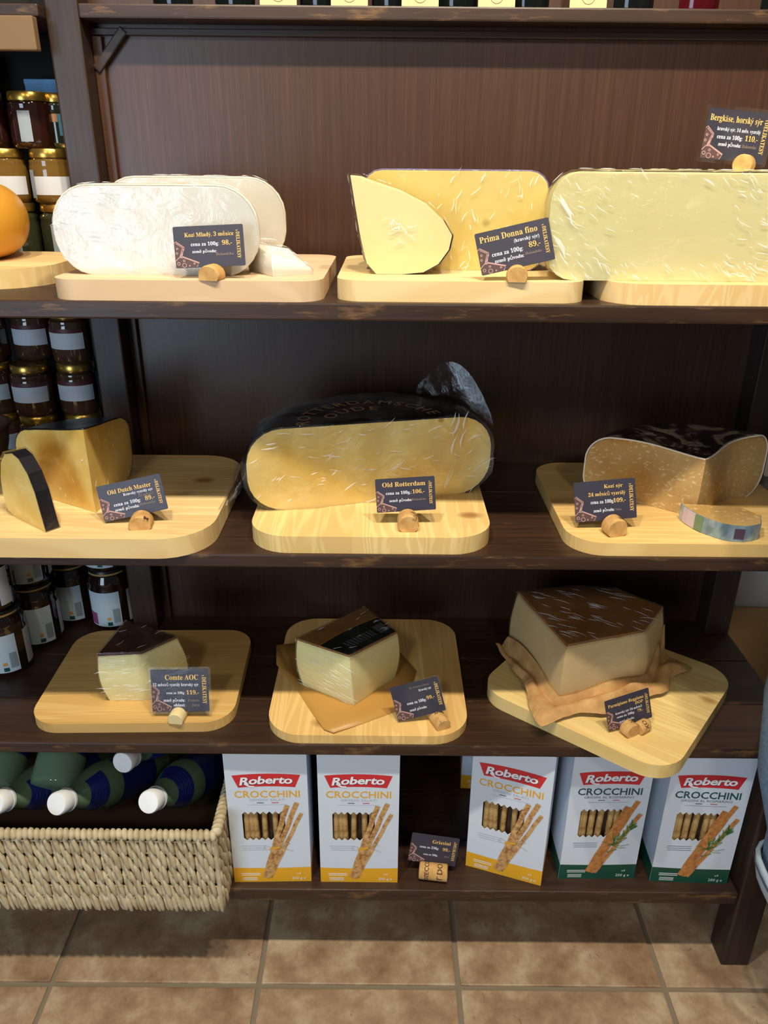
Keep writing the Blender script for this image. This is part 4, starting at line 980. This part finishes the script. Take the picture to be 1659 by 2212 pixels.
place(jar('preserve_jar', .0355, .0985, GRNJAR, GOLDLID, 'side', 'green-brown jar with gold lid at the bottom of the stack by the orange cheese', g1), [(-.553, 1.402, Z1, 0), (-.630, 1.402, Z1, 5)], ['green-brown jar with gold lid, lowest of the stack nearer the post', 'green-brown jar with gold lid standing behind the orange cheese'])
place(jar('preserve_jar', .0345, hs, REDJAR, GOLDLID, 'side', 'dark red preserve jar with gold lid on the top of the jar stacks', g1), [(-.580, 1.405, Z1+.0985+hs, 0), (-.652, 1.395, Z1+.0985+hs, 5)], ['dark red jar with gold lid beside the small turquoise-labelled jar', 'dark red jar with barcode label on top of the farther stack'])
t = jar('preserve_jar', .031, hs, GRNJAR, GOLDLID, 'none', 'small green jar with turquoise side label touching the post', g1); t.location = (-.5135-.031, 1.435, Z1+.0985+hs)
lat('turquoise_label', [(.0316, .02), (.0316, .052)], BLUELAB, t, 8, a0=R(-75), a1=R(-30)); lat('orange_label', [(.0316, .04), (.0316, .052)], simple('orange_label_print', (196, 140, 84), .5), t, 8, a0=R(-125), a1=R(-76))
g2 = 'brown jars stacked on the middle shelf'
hb = .0945
place(jar('spread_jar', .0365, hb, BRJAR, GOLDLID, 'brown', 'brown jar with gold lid and grey label in the stacks behind the aged cheese', g2),
      [(-.568, 1.40, Z2, 5), (-.568, 1.40, Z2+hb, 5), (-.566, 1.398, Z2+2*hb, -5), (-.646, 1.385, Z2, 0), (-.646, 1.385, Z2+hb, 5), (-.648, 1.43, Z2+2*hb, 0), (-.72, 1.40, Z2, 0), (-.72, 1.40, Z2+hb, 0), (-.722, 1.40, Z2+2*hb, 0)], [f'brown jar with gold lid, {lv} of the {st}' for st in ('stack next to the post', 'second stack from the post', 'third stack from the post') for lv in ('lowest', 'middle one', 'topmost')])
g3 = 'jam jars stacked on the lower shelf'
hj = .134
place(jar('jam_jar', .0425, hj, DKJAR, DARKLID, 'jam', 'dark jam jar with pale blue label and black lid on the lower shelf', g3),
      [(-.5575, 1.376, Z3, 8), (-.5575, 1.376, Z3+hj, 4), (-.646, 1.398, Z3, 12), (-.646, 1.398, Z3+hj, 10), (-.684, 1.310, Z3, 30), (-.686, 1.310, Z3+hj, 30), (-.706, 1.215, Z3, 22), (-.712, 1.212, Z3+hj, -5), (-.77, 1.35, Z3, 0)], ['dark jam jar standing on the shelf against the post', 'dark jam jar stacked on the one against the post', 'dark jam jar on the shelf, second from the post', 'dark jam jar stacked on the second one from the post', 'dark jam jar on the shelf, third from the post', 'dark jam jar stacked on the third one from the post', 'jam jar with pale blue label nearest the shelf front edge', 'jam jar stacked on the jar nearest the shelf edge, flower on its label', 'dark jam jar hidden behind the other lower-shelf jars'])
# small extras on the jar bay
t = thing('brown_basket', (-.685, 1.215, Z2+.0312), 'small brown wicker bowl at the end of the middle shelf', 'basket'); lat('bowl', [(0, 0), (.035, 0), (.045, .02), (.056, .06), (.060, .088), (.064, .090), (.064, .094), (.058, .094), (.050, .06), (.038, .01), (0, .008)], WICKB, t, 24)
t = thing('blue_carton', (-.585, 1.462, Z1+.0985+hs), 'blue card box behind the jars on the top cheese shelf', 'box')
o = box('carton', (-.018, -.006, 0), (.06, .014, .106), BLUECARD, t, .001); o = box('lid_flap', (-.018, -.0075, .098), (.06, -.0065, .105), BLUECARD, t)
t = thing('grey_carton', (-.640, 1.462, Z1+.0985+hs), 'grey-brown carton beside the blue box above the jars', 'box'); 
t.location = (-.690, 1.455, Z1+.0985+hs); box('carton', (-.045, -.02, 0), (.03, .02, .135), GREYBOX, t, .001); box('lid_flap', (-.045, -.0215, .105), (.03, -.0205, .134), GREYBOX, t)

# ================================================================ wine bottles and tags above
wb0 = thing('wine_bottle', (0, 0, 0), 'dark green wine bottle standing on the uppermost shelf', 'bottle', 'bottles on the uppermost shelf')
lat('glass', [(0, .006), (.028, .001), (.0365, .003), (.038, .01), (.038, .19), (.034, .215), (.02, .235), (.0145, .25), (.0142, .30), (0, .301)], WINEG, wb0, 24); lat('label', [(.0385, .06), (.0385, .14)], PAPERW, wb0, 20, a0=R(-170), a1=R(-10)); lat('capsule', [(.0152, .245), (.0152, .304), (0, .305)], WINER, wb0, 16)
for i, x in enumerate((-.33, -.235, -.105, .005, .105, .215, .375, .475, .60)):
    if i == 0: wb0.location = (x, 1.418, Z5); wb0['label'] = 'dark green wine bottle next to the bracketed post on the uppermost shelf'
    elif i in (7,):
        r_ = dup(wb0, (x, 1.418, Z5), None, 'red wine bottle standing among the dark ones on the uppermost shelf')
        for ch in r_.children:
            if ch.name.startswith('glass'): ch.data = ch.data.copy(); ch.data.materials.clear(); ch.data.materials.append(WINER)
    else: dup(wb0, (x, 1.418, Z5), None, ['', 'dark bottle just before the first cream tag from the bracketed post', 'dark bottle between the first and second cream tags', 'dark bottle between the second and third cream tags', 'dark bottle between the third and fourth cream tags', 'dark bottle between the fourth and last cream tags', 'dark bottle between the last cream tag and the red bottle', '', 'dark bottle beyond the red one on the uppermost shelf'][i])
tg0 = None
for i, x in enumerate((-.1645, -.0585, .047, .161, .2975)):
    if not tg0:
        tg0 = thing('shelf_tag', (x, 1.358, Z5), 'cream price tag, first from the bracketed post', 'price card', 'cream tags on the uppermost shelf', 0, (R(-8), 0, 0))
        box('tag_card', (-.0275, 0, 0), (.0275, .0012, .05), TAGC, tg0); fl = Flat().circle(0, .016, .010, .0008).stroke([(-.02, .035), (.02, .035)], .002).stroke([(-.016, .042), (.016, .042)], .0016); fl.emit('tag_print', simple('brown_tag_print', (120, 92, 56), .6), tg0, .0004, 'xz')
    else: dup(tg0, (x, 1.358, Z5), None, f'cream price tag, {(0, "second", "third", "fourth", "last")[i]} from the bracketed post')

# ================================================================ person standing at the end of the shelving
pn = thing('person', (.757, .895, 0), 'person in pale denim trousers with turned-up hem standing by the shelf leg', 'person')
def skin_body(name, verts, edges, radii, mat, sub=2, root=0):
    me = bpy.data.meshes.new(name); me.from_pydata(verts, edges, []); o = link(name, me, mat, pn)
    o.modifiers.new('skin', 'SKIN'); me.skin_vertices[0].data
    for i, r_ in enumerate(radii): me.skin_vertices[0].data[i].radius = (r_, r_) if not isinstance(r_, tuple) else r_
    me.skin_vertices[0].data[root].use_root = True
    s_ = o.modifiers.new('sub', 'SUBSURF'); s_.levels = s_.render_levels = sub
    o.modifiers['skin'].use_smooth_shade = True
    return o
bv = [(0, 0, .96), (0, 0, 1.12), (0, -.01, 1.30), (0, 0, 1.43), (0, .01, 1.50), (0, .03, 1.60), (0, .035, 1.70)]; be = [(i, i+1) for i in range(6)]; brd = [(.11, .09), (.11, .085), (.12, .09), (.08, .07), .05, .085, .07]
def chain(st, pts, rr):
    p = st
    for q, r_ in zip(pts, rr): bv.append(q); brd.append(r_); be.append((p, len(bv)-1)); p = len(bv)-1
    return p
for s_ in (-1, 1):
    hnd = chain(3, [(s_*.17, 0, 1.40), (s_*.22, -.06, 1.16), (s_*.12, -.15, .98), (s_*.09, -.165, .93)], [.058, .042, .03, .03])
    for k, (dx, dz, l) in enumerate(((-.024, 0, .055), (-.008, 0, .07), (.008, 0, .066), (.022, 0, .05))):
        chain(hnd, [(s_*.07+dx*.8, -.175, .905), (s_*.05+dx, -.18, .905-l*.5), (s_*.045+dx, -.175, .905-l)], [.011, .009, .008])
    chain(hnd, [(s_*.06, -.185, .935), (s_*.04, -.195, .92)], [.011, .009])
    fx = -.002 if s_ < 0 else .118
    chain(0, [(s_*.10, 0, .86), (s_*.098, .01, .56), (fx*.8+s_*.02, 0, .33), (fx, -.04, .09), (fx, -.06, .03), (fx, -.10, .025)], [.085, .060, .045, .04, .035, .03])
skin_body('body', bv, be, brd, SKIN)
skin_body('shirt', [(0, 0, .80), (0, 0, 1.02), (0, -.01, 1.28), (0, 0, 1.43), (-.175, 0, 1.41), (-.225, .02, 1.16), (.175, 0, 1.41), (.225, .02, 1.16)], [(0, 1), (1, 2), (2, 3), (3, 4), (4, 5), (3, 6), (6, 7)], [(.175, .15), (.155, .125), (.16, .125), (.085, .075), (.07, .07), (.058, .058), (.07, .07), (.058, .058)], SHIRT)
tr = Flat()
for s_ in (-1, 1):
    NS_ = 28; rows = [(.33, .094), (.37, .090), (.44, .086), (.55, .090), (.68, .098), (.80, .104), (.90, .108), (.95, .106)]
    v_ = []
    def cxl(z):
        if s_ > 0: return .102*(1 if z < .8 else 1-(z-.8)*2.5)
        K = [(.30, -.030), (.35, -.040), (.45, -.066), (.56, -.095), (.70, -.106), (.80, -.10), (.95, -.064)]
        for (a_, b_), (c_, d_) in zip(K, K[1:]):
            if a_ <= z <= c_: return b_ + (d_-b_)*(z-a_)/(c_-a_)
        return K[-1][1]
    for z, r_ in rows:
        for k in range(NS_):
            a = 2*pi*k/NS_; wv = 1 + .05*sin(3*a + z*20) + .03*sin(5*a - z*31)
            v_.append((cxl(z) + r_*wv*cos(a), r_*wv*sin(a)*.95, z))
    f_ = [(j*NS_+k, j*NS_+(k+1) % NS_, (j+1)*NS_+(k+1) % NS_, (j+1)*NS_+k) for j in range(len(rows)-1) for k in range(NS_)]
    tr.add(v_, f_)
    cf = []; cr = [(.300, .098), (.322, .106), (.362, .105), (.368, .099)]
    for z, r_ in cr:
        for k in range(NS_):
            a = 2*pi*k/NS_; wv = 1 + .05*sin(2*a + .6) + .03*sin(5*a+1); cf.append((cxl(z) + r_*wv*cos(a), r_*wv*sin(a)*.95, z + .010*sin(2*a+2.2)))
    o = obj('trouser_cuff', cf, [(j*NS_+k, j*NS_+(k+1) % NS_, (j+1)*NS_+(k+1) % NS_, (j+1)*NS_+k) for j in range(3) for k in range(NS_)], DENIML, pn, True); md = o.modifiers.new('t', 'SOLIDIFY'); md.thickness = .004
    hm = []
    for z, r_ in ((.352, .1085), (.359, .1075)):
        for k in range(NS_):
            a = 2*pi*k/NS_; wv = 1 + .05*sin(2*a + .6) + .03*sin(5*a+1); hm.append((cxl(z) + r_*wv*cos(a), r_*wv*sin(a)*.95, z + .010*sin(2*a+2.2)))
    obj('hem_seam', hm, [(k, (k+1) % NS_, NS_+(k+1) % NS_, NS_+k) for k in range(NS_)], SEAM, pn, True)
    o = lat('shoe', [(0, 0), (.042, .0), (.05, .012), (.05, .04), (.045, .065), (.042, .08), (.0, .085)], SHOE, pn, 20); o.location = (-.002 if s_ < 0 else .118, -.06, 0); o.scale = (1, 1.9, 1)
o = obj('trousers', tr.v, tr.f, DENIM, pn, True)
o = lat('hair', [(.101, 1.63), (.106, 1.68), (.098, 1.74), (.07, 1.785), (.03, 1.80), (0, 1.803)], HAIR, pn, 24, a0=R(150), a1=R(390)); o.location = (0, .03, 0)
